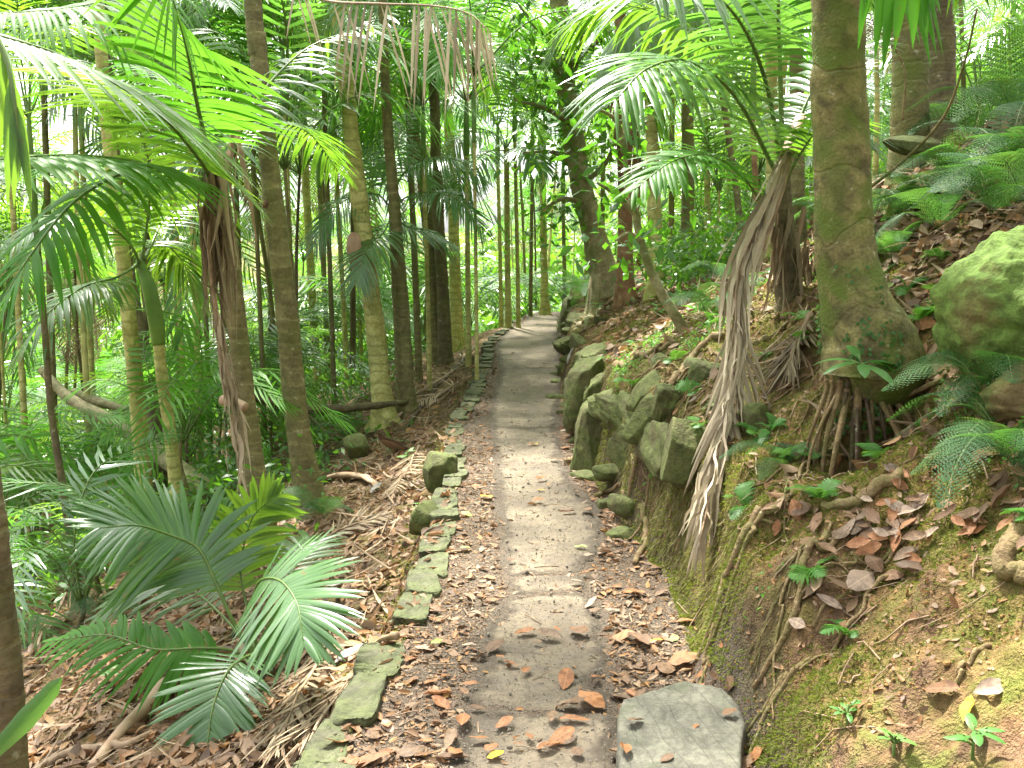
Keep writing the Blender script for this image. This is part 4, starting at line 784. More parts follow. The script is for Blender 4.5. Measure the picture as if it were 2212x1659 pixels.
# ------------------------------------------------------------ roots and sticks over the bank
GR = 'roots running down the cut bank'
roots = [([(1560, 730), (1500, 770), (1455, 830), (1425, 900), (1395, 955), (1378, 1000), (1362, 1060), (1352, 1110)], .026, 'thick winding root dropping from the rocks to the foot of the bank'),
 ([(1388, 1095), (1395, 1140), (1392, 1180), (1372, 1222)], .026, 'stout root with a curled toe at the foot of the bank'),
 ([(1345, 1040), (1352, 1100), (1362, 1140)], .016, 'short upright root left of the stout curled one'),
 ([(1640, 1110), (1610, 1150), (1585, 1210), (1560, 1270), (1545, 1330), (1520, 1400), (1500, 1440)], .017, 'long root running down to the path edge past the mossy hollow'),
 ([(1540, 1370), (1525, 1420), (1518, 1480), (1515, 1500)], .011, 'thin pale root beside the path edge above the grey slab'),
 ([(1790, 1160), (1745, 1200), (1730, 1270), (1705, 1330), (1690, 1390), (1650, 1460), (1625, 1500)], .015, 'forked mossy root in the middle of the clay bank'),
 ([(1940, 1050), (1880, 1075), (1820, 1095), (1770, 1110)], .026, 'thick level root below the stilt roots'),
 ([(1985, 1120), (1950, 1180), (1880, 1240), (1800, 1300), (1750, 1365)], .009, 'straight thin stick lying across the clay bank'),
 ([(1290, 1075), (1320, 1060), (1345, 1050), (1370, 1040)], .02, 'root crossing from the low rock to the bank'),
 ([(1660, 740), (1610, 760), (1560, 780), (1520, 760)], .018, 'root among litter behind the dead frond'),
 ([(1230, 1005), (1255, 985), (1268, 975)], .03, 'stubby dark root under the upright block'),
 ([(1330, 790), (1380, 770), (1440, 755)], .03, 'pale root lying across the slope above the mossy rocks'),
 ([(2190, 1180), (2170, 1215), (2195, 1260), (2215, 1275)], .035, 'thick gnarled root at the right edge of the clay bank'),
 ([(1700, 900), (1650, 915), (1600, 930)], .012, 'thin root end poking out below the swollen palm foot'),
 ([(1860, 905), (1820, 955), (1770, 990), (1740, 975)], .014, 'bare root curving out left of the stilt roots'),
 ([(1700, 1010), (1712, 1060), (1700, 1100)], .012, 'broken reddish root hanging on the bank'),
 ([(1820, 1230), (1800, 1180), (1795, 1130)], .009, 'fine upright rootlet left of the litter pile'),
 ([(1740, 1440), (1700, 1480), (1665, 1530)], .012, 'short pale stick low on the clay bank'),
 ([(1700, 1465), (1640, 1580), (1620, 1660)], .009, 'long thin twig low on the clay bank'),
 ([(1690, 1470), (1660, 1520), (1610, 1590)], .008, 'slight twig beside the low litter'),
 ([(2130, 1400), (2080, 1450), (2055, 1500)], .009, 'white splintered twig at lower right')]
for i, (pts, r_, lb) in enumerate(roots):
    V, Q = ground_tube(pts, r_, r_ * .55, .55, 9, 40, i, .22, .03); c0 = V.mean(0); o = mk('root' if 'stick' not in lb and 'twig' not in lb else 'stick', V - c0, Q, M['root']); o.location = [float(c) for c in c0]
    tag(o, lb, 'root' if o.name.startswith('root') else 'stick', GR)
rt = np.random.default_rng(77)
for i in range(130):
    y_ = rt.uniform(3.0, 10) if i < 90 else rt.uniform(10, 18); d0 = rt.uniform(.35, 1.1) if i % 2 else rt.uniform(.2, .5); x0 = float(XR(y_)) + d0
    m_ = 12; tt = np.linspace(0, 1, m_); dx = -d0 * rt.uniform(.5, 1.0); dy = rt.normal(0, .22)
    X_ = x0 + dx * tt + .05 * fbm(np.stack([tt * 4, tt * 0 + i], -1), 2, i); Y_ = y_ + dy * tt + .05 * fbm(np.stack([tt * 4, tt * 0 + i + .5], -1), 2, i + 1)
    r_ = rt.uniform(.003, .010) * (1 if i % 4 else 1.5); Z_ = H(X_, Y_) + r_ * .6 + .012 * np.abs(np.sin(tt * 5 + i))
    V, Q = tube(np.stack([X_, Y_, Z_], -1), np.linspace(r_, r_ * .4, m_), 6, 30, rough=.2, seed=i); o = mk('root', V - [x0, y_, 0], Q, M['root']); o.location = (x0, y_, 0)
    tag(o, 'thin brown rootlet hanging down the mossy cut bank', 'root', 'thin rootlets on the cut bank')

# ------------------------------------------------------------ fallen wood and dead fronds on the left slope
def fallen(name, pts, r, label, cat, mat, y=None, sides=10, rough=.15, flat=1., lift=.4, seed=0, taper=None, group=None):
    if y is None: P = np.array([gnd(u, v) for u, v in pts])
    else: P = np.array([at_y(u, v, yy_) for (u, v), yy_ in zip(pts, y)])
    m_ = 36; C = crom(P, m_); rr = np.interp(np.linspace(0, 1, m_), np.linspace(0, 1, len(r)), r)
    if y is None: C[:, 2] = np.maximum(C[:, 2], H(C[:, 0], C[:, 1])) + rr * lift
    V, Q = tube(C, rr, sides, rough=rough, seed=seed, flat=flat); c0 = C.mean(0); o = mk(name, V - c0, Q, M[mat]); o.location = [float(c) for c in c0]
    return tag(o, label, cat, group)
fallen('fallen_log', [(90, 800), (150, 860), (230, 905), (300, 950), (370, 1000), (450, 1065)], [.05, .07, .08, .09, .1, .12], 'mossy fallen log slanting down behind the slim olive palm', 'log', 'bark_t', y=[12.5, 12, 11.5, 11, 10.5, 10], seed=3)
fallen('fallen_branch', [(160, 850), (210, 868), (275, 885)], [.07, .06, .04], 'short mossy branch forking from the far fallen log', 'branch', 'bark_t', y=[12.2, 12, 11.8], seed=4)
fallen('fallen_log', [(520, 850), (600, 872), (680, 885), (790, 878), (880, 868)], [.04, .05, .055, .05, .03], 'dark rotten log lying across behind the two brown palm trunks', 'log', 'bark_d', y=[11, 11.3, 11.6, 12, 12.4], seed=5)
fallen('fallen_branch', [(480, 865), (505, 868), (530, 880)], [.04, .04, .035], 'snapped pale branch end showing behind the skirted palm', 'branch', 'husk', y=[7.4, 7.35, 7.3], seed=6)
fallen('fallen_branch', [(870, 935), (900, 895), (935, 850), (1000, 780), (1030, 745)], [.02, .025, .03, .03, .02], 'dark stick slanting up the edge of the slope towards the dark palms', 'branch', 'rootd', seed=7)
fallen('frond_stalk', [(200, 1670), (255, 1600), (310, 1550), (372, 1492)], [.022, .025, .034, .042], 'smooth pale tan frond base lying at bottom left', 'frond stalk', 'husk', seed=8, rough=.04, lift=1.)
fallen('frond_stalk', [(60, 1680), (160, 1630), (260, 1620), (330, 1585)], [.02, .024, .02, .012], 'weathered stalk lying flat below the pale tan frond base', 'frond stalk', 'drystem', seed=9, rough=.05)
fallen('frond_stalk', [(700, 1042), (740, 1034), (790, 1040), (820, 1062)], [.05, .055, .045, .02], 'curved pinkish frond base lying near the dark trunk foot', 'frond stalk', 'husk', seed=10, flat=.5, lift=.7)
fallen('frond_stalk', [(800, 1000), (850, 1035), (900, 1010), (935, 975)], [.012, .012, .012, .01], 'thin dry stalk under the open sheath', 'frond stalk', 'drystem', seed=11)
for i, (pts, r_) in enumerate([([(640, 1600), (690, 1540), (740, 1480), (800, 1430)], .008), ([(650, 1659), (700, 1590), (760, 1520)], .006), ([(620, 1640), (655, 1600), (700, 1560)], .007), ([(560, 1110), (640, 1080), (700, 1100)], .006), ([(880, 905), (940, 870), (1010, 830)], .010), ([(850, 880), (900, 850), (950, 820)], .008), ([(900, 1250), (960, 1200), (1010, 1190)], .009), ([(720, 1235), (700, 1290), (690, 1340)], .006)]):
    fallen('stick', pts, [r_, r_ * .9, r_ * .6], 'thin dry stalk lying in the litter left of the path', 'stick', 'drystem', seed=20 + i, group='dry sticks in the litter left of the path')
# open boat-shaped sheath
def sheath(u, v, L_, W_, yaw, pitch, label, seed=0, roll=0):
    p = gnd(u, v); s = np.linspace(0, 1, 24); a = np.linspace(-1.25, 1.25, 14); S_, A_ = np.meshgrid(s, a, indexing='ij')
    wd = W_ * .5 * np.interp(S_, [0, .12, .5, .85, 1], [.25, .8, 1, .7, .2]) * (1 + .06 * fbm(np.stack([S_ * 4, A_], -1), 2, seed))
    X_ = (S_ - .5) * L_; Y_ = wd * np.sin(A_); Z_ = wd * (1 - np.cos(A_)) * .9 + .10 * L_ * (2 * S_ - 1) ** 2
    V = []
    for off in (0, .006): V.append(np.stack([X_, Y_ * (1 + off * 6), Z_ - off], -1).reshape(-1, 3))
    c, s2 = math.cos(pitch), math.sin(pitch); Ry = np.array([[c, 0, s2], [0, 1, 0], [-s2, 0, c]]); c, s2 = math.cos(yaw), math.sin(yaw); Rz = np.array([[c, s2, 0], [-s2, c, 0], [0, 0, 1]])
    c, s2 = math.cos(roll), math.sin(roll); Rx = np.array([[1, 0, 0], [0, c, s2], [0, -s2, c]])
    i_ = np.arange(23)[:, None] * 14 + np.arange(13); q_ = np.stack([i_, i_ + 1, i_ + 15, i_ + 14], -1).reshape(-1, 4); k_ = 24 * 14
    V = [x @ Rx @ Ry @ Rz for x in V]
    o = mk('palm_sheath', np.concatenate(V), np.concatenate([q_, q_[:, ::-1] + k_]), [M['husk_in'], M['husk']], mi=np.r_[np.zeros(len(q_)), np.ones(len(q_))])
    o.location = [float(c) for c in p + [0, 0, .03]]; return tag(o, label, 'palm sheath')
sheath(852, 978, .62, .26, R(60), R(-18), 'large open boat-shaped brown sheath lying below the yellow-green palm', 3, .3)
sheath(760, 560, .5, .2, R(90), R(-75), 'pale sheath hanging beside the yellow-green trunk', 4); bpy.data.objects['palm_sheath.001'].location = [float(c) for c in at_y(765, 548, 12.02)]
sheath(300, 1395, .35, .12, R(20), R(0), 'small tan sheath on the ground behind the near young palm', 5)
# dead fronds lying on the slope
def deadfrond(pts, n, L_, label, seed, mat=ST, wd=.02, lift=.05, group=None, sp=48):
    P = np.array([gnd(u, v) for u, v in pts]); C = crom(P, 12); C[:, 2] = np.maximum(C[:, 2], H(C[:, 0], C[:, 1])) + lift
    nrm_ = Hn(C[5:6, 0], C[5:6, 1])[0]
    b = frond(C, n, L_, wd, nrm_, sp, 14, .10, .02, 4, start=.15, rr=.012, jit=.16); c0 = C[0]
    V = np.concatenate(b.V); V[:, 2] = np.maximum(V[:, 2], H(V[:, 0], V[:, 1]) + .004)
    o = mk('dead_frond', V - c0, np.concatenate(b.Q), mat, mi=np.concatenate(b.M)); o.location = [float(c) for c in c0]; return tag(o, label, 'dead frond', group)
deadfrond([(1020, 820), (960, 850), (900, 880), (840, 915)], 40, .55, 'straw-coloured dead frond fanned out on the slope left of the path', 1)
deadfrond([(880, 870), (930, 840), (990, 800), (1035, 765)], 34, .4, 'dead frond lying along the slope edge nearer the crest', 2)
deadfrond([(905, 975), (890, 1010), (865, 1050), (850, 1080)], 30, .34, 'bundle of straw leaflets under the open boat-shaped sheath', 3)
deadfrond([(860, 1400), (780, 1470), (720, 1540), (650, 1640)], 36, .42, 'big straw frond beside the kerb at lower left', 4, sp=30)
deadfrond([(700, 1380), (690, 1450), (640, 1540), (600, 1640)], 34, .35, 'darker dead frond under the near young palm', 5, DR, sp=40)
deadfrond([(720, 1215), (680, 1230), (620, 1260), (560, 1290)], 30, .3, 'brown dead frond half hidden behind the near young palm', 6, DR)
deadfrond([(640, 960), (700, 1000), (760, 1010), (800, 1000)], 26, .3, 'dead frond between the dark trunk and the yellow-green trunk', 7)
deadfrond([(700, 1180), (760, 1150), (830, 1130)], 20, .25, 'small dead frond in the litter below the dark trunk', 8, DR)
deadfrond([(2050, 330), (1980, 370), (1920, 400), (1880, 430)], 36, .4, 'brown dead frond on the upper slope right of the thick palm', 9, DR)
deadfrond([(1560, 560), (1500, 580), (1450, 600), (1400, 625)], 34, .5, 'fawn dead frond lying on the slope behind the sapling', 10)
deadfrond([(1750, 700), (1720, 760), (1700, 820)], 24, .3, 'dead frond at the left of the swollen palm foot', 11, DR)
fallen('fallen_branch', [(1300, 668), (1350, 645), (1400, 610), (1440, 585)], [.07, .06, .05, .03], 'pale branch lying on the slope right of the buttress roots', 'branch', 'husk', seed=31, flat=.6)
fallen('stick', [(1860, 420), (1960, 340), (2040, 250), (2085, 130), (2110, 20)], [.010, .009, .007, .006, .005], 'long bare liana curving up to the top right corner', 'liana', 'root', y=[6, 5.8, 5.6, 5.4, 5.2], seed=32)
fallen('stick', [(1890, 60), (1930, 100), (1955, 160), (1950, 260)], [.006, .008, .007, .006], 'pale twisting vine in front of the pale-flecked palm', 'vine', 'root', y=[6.6, 6.6, 6.6, 6.6], seed=33)

# ------------------------------------------------------------ canopy fronds hanging into the top of the view
def hangfrond(pts, n, L_, label, mats, **k):
    P = P3(pts); c0 = P[0]; kk = dict(wd=.035, up=(0, -.3, 1), a0=72, a1=30, droop=.7); kk.update(k); wd = kk.pop('wd')
    b = frond(P, n, L_, wd, segs=5, start=.08, rr=.013, **kk); o = mk('palm_frond', np.concatenate(b.V) - c0, np.concatenate(b.Q), mats, mi=np.concatenate(b.M)); o.location = [float(c) for c in c0]; return tag(o, label, 'palm frond')
hangfrond([(600, -40, 8.5), (700, 0, 7.8), (820, 8, 7.2), (930, 12, 6.8), (1010, 28, 6.5), (1060, 70, 6.3)], 38, .62, 'withered frond with long pale leaflets hanging across the top of the view', [M['ash'], M['drystem']], hang=.75, droop=.3, gap=.55, wd=.024, jit=.14)
if 0: hangfrond([(760, 60, 11.2), (700, 60, 10.2), (630, 110, 9.4), (575, 190, 8.8), (540, 300, 8.4)], 36, .6, 'brown drooping frond in front of the dark leaning trunk', DR, hang=.4, gap=.3, droop=.3)
hangfrond([(1560, -60, 9), (1480, -25, 8.6), (1400, 10, 8.2), (1350, 60, 8.0), (1325, 130, 7.9)], 36, .55, 'deep green frond hanging at the top right of the leafy tree', PG, hang=.4)
hangfrond([(1660, -60, 9.5), (1560, -10, 9.2), (1480, 30, 9), (1430, 100, 8.8)], 34, .5, 'deep green frond behind the one over the reddish trunk', PG, hang=.3)
hangfrond([(1830, -260, 3.9), (1890, -170, 3.8), (1940, -110, 3.7), (1975, -70, 3.6), (2010, -50, 3.55)], 9, .26, 'frond whose broad green tips hang beside the top of the thick mossy palm', PB, hang=.6, wd=.05)
hangfrond([(1335, 20, 13), (1345, 120, 12.9), (1362, 230, 12.8), (1378, 330, 12.7)], 24, .9, 'orange-brown dead frond hanging down the reddish peeling trunk', [M['brown'], M['drystem']], hang=.75, droop=.2)
hangfrond([(430, -60, 9), (340, -40, 8.0), (230, 0, 7.0), (120, 20, 6.2), (-30, 30, 5.5)], 44, .6, 'bright frond crossing the top left corner behind the big arching one', PB)
hangfrond([(-40, 20, 3.3), (10, 120, 3.25), (30, 210, 3.2), (40, 290, 3.2)], 5, .22, 'dark tip of a near frond dangling at the upper left edge', PG, hang=.8)

# ------------------------------------------------------------ forest filling the valley and the slopes
rf = np.random.default_rng(2024)
TR = []
for i in range(4):
    k = ['bark_b', 'bark_y', 'bark_d', 'bark_g'][i]; hh = 1.0
    P = [(0, 0, -.06), (rf.normal(0, .01), 0, .0), (rf.normal(0, .012), rf.normal(0, .01), .35), (rf.normal(0, .015), 0, .7), (0, 0, 1)]
    o = mk('trunk', *tube(P, [.02, .016, .0125, .0115, .010], 10, 40, rough=.1), M[k]); TR.append(o.data); bpy.data.objects.remove(o)
placed = []
def free(x, y, d):
    for a, b_, c in placed:
        if (a - x) ** 2 + (b_ - y) ** 2 < (d * c) ** 2: return False
    return True
def forest(n, ylo, yhi, side, hlo, hhi, label, group, dmin=1.0, pw=1.0, mats=('palm', 'palm_bright', 'palm_grey'), pr=(.36, .18, .46), skirt=.25):
    c = 0; tries = 0
    while c < n and tries < n * 60:
        tries += 1; y = ylo + (yhi - ylo) * rf.random() ** pw; half = (y * .56 + 1.5)
        if side < 0: x = rf.uniform(-half, float(XL(y)) - 1.0 - .05 * y)
        elif side > 0: x = rf.uniform(float(XR(y)) + 1.6 + .07 * y, half)
        else: x = rf.uniform(-half * .6, half * .7)
        if x < -half or x > half or not free(x, y, dmin): continue
        placed.append((x, y, 1)); z = float(H(x, y)); h_ = rf.uniform(hlo, hhi); p = np.array([x, y, z])
        r_ = thing('palm_tree', p, label, 'palm tree', group); r_.rotation_euler = (rf.normal(0, .05), rf.normal(-.03, .05), rf.uniform(0, 6.28)); 
        m_ = rf.choice(mats, p=pr)
        t_ = inst('trunk', TR[rf.integers(4)], r_); t_.scale = (h_ * .55 if h_ > 3 else 1.9, h_ * .55 if h_ > 3 else 1.9, h_)
        s_ = rf.uniform(.8, 1.15); inst('crown', CRLO[m_][rf.integers(3)], r_, (0, 0, h_), (0, 0, rf.uniform(0, 6.28)), s_)
        if rf.random() < skirt: inst('dead_frond', SKIRT[rf.integers(2)], r_, (0, 0, h_ * .97), (0, 0, rf.uniform(0, 6.28)), s_)
        c += 1
forest(50, 11.5, 26, -1, 3.4, 7.0, 'slender palm standing on the valley slope left of the path', 'slender palms on the valley slope', 1.15)
forest(32, 26, 50, -1, 4.5, 8.5, 'tall palm far down the valley left of the path', 'tall palms far down the valley', 1.8)
forest(26, 13, 26, 1, 2.6, 5.5, 'slender palm standing on the rising ground right of the path', 'slender palms on the rising ground', 1.3)
forest(22, 26, 46, 1, 4, 8, 'tall palm far up the rising ground', 'tall palms far up the rising ground', 1.9)
forest(17, 22, 40, 0, 2.8, 6.5, 'palm standing beyond the crest of the path', 'palms beyond the crest', 1.5)
def under(n, ylo, yhi, side, label, group, dmin=.6, sc=(.5, .95), pr=(.32, .16, .52), pw=1.):
    c = 0; tries = 0; loc_ = []
    while c < n and tries < n * 60:
        tries += 1; y = ylo + (yhi - ylo) * rf.random() ** pw; half = y * .56 + 1
        if side < 0: x = rf.uniform(-half, float(XL(y)) - 1.3 - .04 * y)
        elif side > 0: x = rf.uniform(float(XR(y)) + 2.0, half)
        else: x = rf.uniform(-half * .5, half * .6)
        if x < -half or x > half or any((a - x) ** 2 + (b_ - y) ** 2 < dmin ** 2 for a, b_ in loc_): continue
        loc_.append((x, y)); z = float(H(x, y)); s_ = rf.uniform(*sc); st = rf.uniform(.05, .9) if y > 8 else rf.uniform(.02, .3)
        r_ = thing('young_palm', (x, y, z), label, 'palm', group); r_.rotation_euler = (0, 0, rf.uniform(0, 6.28))
        t_ = inst('stem', TR[rf.integers(4)], r_); t_.scale = (1.6, 1.6, st + .1)
        inst('fronds', UNDER[rf.choice(('palm', 'palm_bright', 'palm_grey'), p=pr)][rf.integers(3)], r_, (0, 0, st), (0, 0, 0), s_); c += 1
under(4, 6.2, 8.5, -1, 'low young palm on the slope below the path', 'young palms on the near slope', .8, (.35, .55), pw=.8)
under(24, 9, 20, -1, 'young palm spreading its fronds low in the valley', 'young palms low in the valley', .7)
under(60, 20, 45, -1, 'young palm in the far valley undergrowth', 'young palms in the far valley', 1.2, (.8, 1.3))
under(46, 12, 30, 1, 'young palm in the undergrowth of the right slope', 'young palms on the right slope', .9, (.5, .9))
under(40, 22, 40, 0, 'young palm in the thicket beyond the crest', 'young palms beyond the crest', .9, (.5, 1.0))

# a wood too thick to count closes the view
def mass(name, kind_label, pts_, n, L_, Wd, mat, seed, sg=(1, 1, 1)):
    r = np.random.default_rng(seed); c = pts_[r.integers(len(pts_), size=n)] + r.normal(0, 1, (n, 3)) * sg
    V, Q = leaves(c, r.normal(0, 1, (n, 3)) * [1, 1, .6], r.normal(0, .6, (n, 3)) + [0, 0, 1], L_ * r.uniform(.5, 1.2, n), Wd, droop=.3, segs=2, halves=1)
    o = mk(name, V, Q, M[mat]); tag(o, kind_label, 'foliage', kind='stuff'); return o
r = np.random.default_rng(5); pts_ = []
for i in range(1500):
    a = r.uniform(-.85, .75); d = r.uniform(48, 62); x = math.tan(a) * d; y = d; h0 = float(H(x, y)); pts_.append((x, y, h0 + r.uniform(0, 7 + 2.5 * math.sin(a * 9)) * r.random() ** .35))
mass('forest_foliage', 'distant mass of forest leaves closing the view', np.array(pts_), 42000, .8, .2, 'broad', 3, (1.2, 1.2, .8))
# leafy undergrowth
pts_ = []
for i in range(900):
    y = r.uniform(7, 26); half = y * .56
    x = r.uniform(-half, float(XL(y)) - 1.4) if r.random() < .55 else r.uniform(float(XR(y)) + (.6 if y > 14 else 1.2), min(half, float(XR(y)) + (2.0 if y < 12 else 30)))
    if x < half and (y > 10 or x < 0): pts_.append((x, y, float(H(x, y)) + r.uniform(.0, .5)))
mass('undergrowth', 'leafy low undergrowth on both slopes', np.array(pts_), 34000, .11, .04, 'broad', 4, (.28, .28, .16))

pts_ = []
for i in range(1500):
    y = r.uniform(24, 95); x = r.uniform(-1.0 * y, .75 * y); pts_.append((x, y, float(H(x, y)) + r.uniform(.0, .9)))
mass('far_undergrowth', 'far low undergrowth covering the valley floor and hillside', np.array(pts_), 85000, .45, .14, 'broad', 6, (.8, .8, .35))

# ------------------------------------------------------------ ferns
def fernfrond(P, n=20, L_=.22, w_=.012, up=(0, 0, 1)):
    M_ = 24; C = crom(P, M_); T = nrm(np.gradient(C, axis=0)); S = nrm(np.cross(T, np.asarray(up, float))); N_ = np.cross(S, T); b = B(); b.add(*tube(C, np.linspace(.004, .0012, M_), 5), m=1)
    pos = []; D = []; NN = []; LL = []
    for i in range(n):
        t_ = .12 + .88 * i / (n - 1); k = t_ * (M_ - 1); k0 = min(int(k), M_ - 2); f = k - k0; p = C[k0] * (1 - f) + C[k0 + 1] * f; l_ = L_ * math.sin(math.pi * (.18 + .80 * (i / (n - 1)))) ** .8
        for sd in (1, -1):
            a = R(68 - 25 * t_); d = T[k0] * math.cos(a) + sd * S[k0] * math.sin(a); np_ = max(4, int(l_ / .016))
            q = np.linspace(.06, 1, np_); pp = p + d * (l_ * q)[:, None] - np.array([0, 0, 1]) * (.18 * l_ * q ** 2)[:, None]
            s2 = np.cross(N_[k0], d)
            for s3 in (1, -1):
                pos.append(pp); D.append(np.tile(d * .55 + s3 * s2, (np_, 1))); NN.append(np.tile(N_[k0], (np_, 1))); LL.append(np.interp(q, [0, .2, 1], [.03, .034, .008]) * (L_ / .2))
    b.add(*leaves(np.concatenate(pos), np.concatenate(D), np.concatenate(NN), np.concatenate(LL), w_ * L_ / .2, segs=2, halves=1)); return b
FT = []
for i in range(4):
    P = [(0, 0, 0), (.2, .01 * i, .22), (.42, .03 * i, .30 - .04 * i), (.68, .05 * i, .20 - .08 * i)]
    o = fernfrond(P, 20, .20).mk('frond', [M['fern'], M['stem']]); FT.append(o.data); bpy.data.objects.remove(o)
FL = []
for i in range(2):
    P = [(0, 0, 0), (.2, .02 * i, .16), (.42, .05, .20), (.66, .1 * i, .10)]
    o = fernfrond(P, 12, .26, .03).mk('frond', [M['fresh'], M['stem']]); FL.append(o.data); bpy.data.objects.remove(o)
def fern(p, label, sc=1., n=6, group=None, spread=6.28, a0=0., pit=.0, seed=0):
    r = np.random.default_rng(seed); root = thing('fern', p, label, 'fern', group)
    for i in range(n): inst('frond', FT[r.integers(4)], root, (0, 0, 0), (r.normal(0, .15), pit + r.normal(0, .2), a0 + spread * i / n + r.normal(0, .15)), sc * r.uniform(.75, 1.1))
    return root
fl = [((2150, 160), 1.0), ((2190, 260), 1.0), ((2100, 300), .9), ((2180, 380), .9), ((2060, 420), .7), ((2140, 470), .75), ((2030, 500), .6), ((1960, 470), .7), ((2200, 80), 1.1), ((2090, 90), 1.0), ((2020, 220), .8), ((2210, 440), .8), ((1925, 560), .45), ((2010, 150), .9), ((2150, 20), 1.2), ((2120, 400), .8)]
for i, ((u, v), s_) in enumerate(fl[::1]): fern(gnd(u, v), 'dusky green fern covering the upper right slope', s_ * 1.05, 7, 'ferns covering the upper right slope', seed=i)
for i, ((u, v), s_, lb) in enumerate([((2130, 870), .55, 'drooping fern between the stilt roots and the brown boulder'), ((2170, 960), .6, 'fern arching left below the brown boulder'), ((2190, 1010), .55, 'lowest of the ferns under the boulders'), ((1690, 1010), .35, 'small light fern right of the dead frond'), ((1590, 660), .6, 'fern left of the dead frond stalk'), ((1530, 690), .7, 'blue-green fern on the litter slope behind the rocks'), ((1560, 610), .7, 'fern high on the slope left of the dark palm stem'), ((1260, 640), 1.3, 'tufted fern under the buttress roots'), ((1300, 650), 1.2, 'pale fern on the bank top near the crest'), ((1085, 700), 1.5, 'lacy green fern left of the path crest'), ((700, 1120), .6, 'fern against the foot of the dark leaning trunk'), ((845, 975), .4, 'small fern beside the open sheath'), ((670, 1010), .8, 'fern between the trunks on the left slope')]):
    p = gnd(u, v); fern(p, lb, s_, 6, None, 4.5 if u > 2000 else 6.28, 2.0 if u > 2000 else 0, seed=40 + i)
for i in range(26):
    y_ = rf.uniform(5, 14); x = float(XL(y_)) - rf.uniform(1.4, 4.5) if i % 2 else float(XR(y_)) + rf.uniform(1.2, 4)
    fern((x, y_, float(H(x, y_))), 'small fern among the trunks on the slope' if i % 2 else 'small fern on the litter of the right slope', rf.uniform(.5, .95), 6, 'small ferns on the left slope' if i % 2 else 'small ferns on the right slope', seed=60 + i)
for i in range(64):
    y_ = 2.5 * (9 / 2.5) ** rf.random(); x = float(XR(y_)) + rf.uniform(.2, 1.7); r_ = thing('small_fern', (x, y_, float(H(x, y_))), 'tiny light green fern on the bank', 'fern', 'fernlets rooted in the mossy bank')
    for k in range(5): inst('frond', FL[rf.integers(2)], r_, (0, 0, 0), (rf.normal(0, .3), rf.normal(-.1, .25), k * 1.25 + rf.normal(0, .3)), rf.uniform(.10, .22))
# seedlings
sd = [((1650, 790), .09, 'light green seedling above the clay hollow, right of the dead frond'), ((1500, 640), .14, 'leafy seedling behind the sapling foot'), ((1470, 655), .16, 'seedling just left of the sapling foot'), ((1930, 1640), .07, 'seedling with round leaves at the bottom right'), ((2100, 1645), .1, 'round-leaved plant cut by the bottom edge'), ((1830, 1560), .06, 'tiny seedling low on the clay bank'), ((905, 1105), .07, 'dark-leaved seedling in the kerb hollow'), ((880, 1000), .14, 'single-leaved seedling left of the kerb'), ((1290, 680), .2, 'bushy seedling on the far bank'), ((1350, 640), .2, 'seedling by the pale fallen branch'), ((1720, 560), .1, 'seedling beside the dark palm stem'), ((2110, 400), .22, 'bright yellow-green leaf plant among the ferns'), ((230, 1480), .12, 'small green plant at the lower left'), ((1420, 690), .16, 'leafy shrublet above the mossy rocks'), ((1380, 500), .2, 'pale-leaved shrublet behind the curved sapling')]
for i, ((u, v), L_, lb) in enumerate(sd): plant('seedling', gnd(u, v), lb, 'plant', 7, L_ * .75, L_ * .28, 'fresh', .4, .01, L_ * .8, seed=80 + i)
# near blade bottom-left
p = at_y(-20, 1640, 3.0); P = P3([(-30, 1640, 3.0), (40, 1560, 3.0), (140, 1470, 3.0)])
o = mk('leaf_blade', *leaves(P[:1] - P[0], P[2:] - P[0], [(.2, -.9, .5)], .36, .07, segs=8, fold=-.3, droop=-.05, prof=([0, .5, .9, 1], [.6, 1, .7, .1])), M['palm_grey']); o.location = [float(c) for c in P[0]]; tag(o, 'single broad green blade crossing the bottom left corner', 'leaf')

# ------------------------------------------------------------ moss and small growth on the cut bank
rm = np.random.default_rng(31)
def scatter(n, ylo, yhi, dlo, dhi, side=1, pw=1.):
    y = ylo * (yhi / ylo) ** rm.random(n); d = dlo + (dhi - dlo) * rm.random(n) ** pw
    x = XR(y) + d if side > 0 else XL(y) - d; return x, y
x, y = scatter(150000, 2.5, 11, .0, 1.9, 1, 1.3); m_ = fbm(np.stack([x * 2.2, y * 2.2], -1), 4, 51) + .22 * rm.normal(0, 1, len(x)) > .05; x, y = x[m_], y[m_]
N_ = Hn(x, y); pos = np.stack([x, y, H(x, y) - .002], -1); n = len(x)
D = N_ * .8 + rm.normal(0, .55, (n, 3)) + [0, 0, -.1]
V, Q = leaves(pos, D, rm.normal(0, 1, (n, 3)), rm.uniform(.006, .022, n) * (1 + .10 * y), .0045 * (1 + .12 * y), droop=.3, segs=2, halves=1); tag(mk('moss', V, Q, M['moss_t']), 'green and ochre moss coating the cut bank', 'moss', kind='stuff')
x, y = scatter(26000, 3.2, 14, .0, .30, 1); N_ = Hn(x, y); n = len(x); m_ = (N_[:, 2] < .75) & (fbm(np.stack([x * 3, y * 3], -1), 3, 93) > -.15); x, y, N_ = x[m_], y[m_], N_[m_]; n = len(x)
V, Q = leaves(np.stack([x, y, H(x, y) + .01], -1), N_ * .35 + [0, 0, -1] + rm.normal(0, .18, (n, 3)), N_ + rm.normal(0, .5, (n, 3)), rm.uniform(.03, .12, n), .0035 * (1 + .08 * y), droop=.1, segs=3, halves=1, wavy=.03); tag(mk('root_hairs', V, Q, M['hair']), 'fine hanging root hairs on the steep bank face', 'root hairs', kind='stuff')
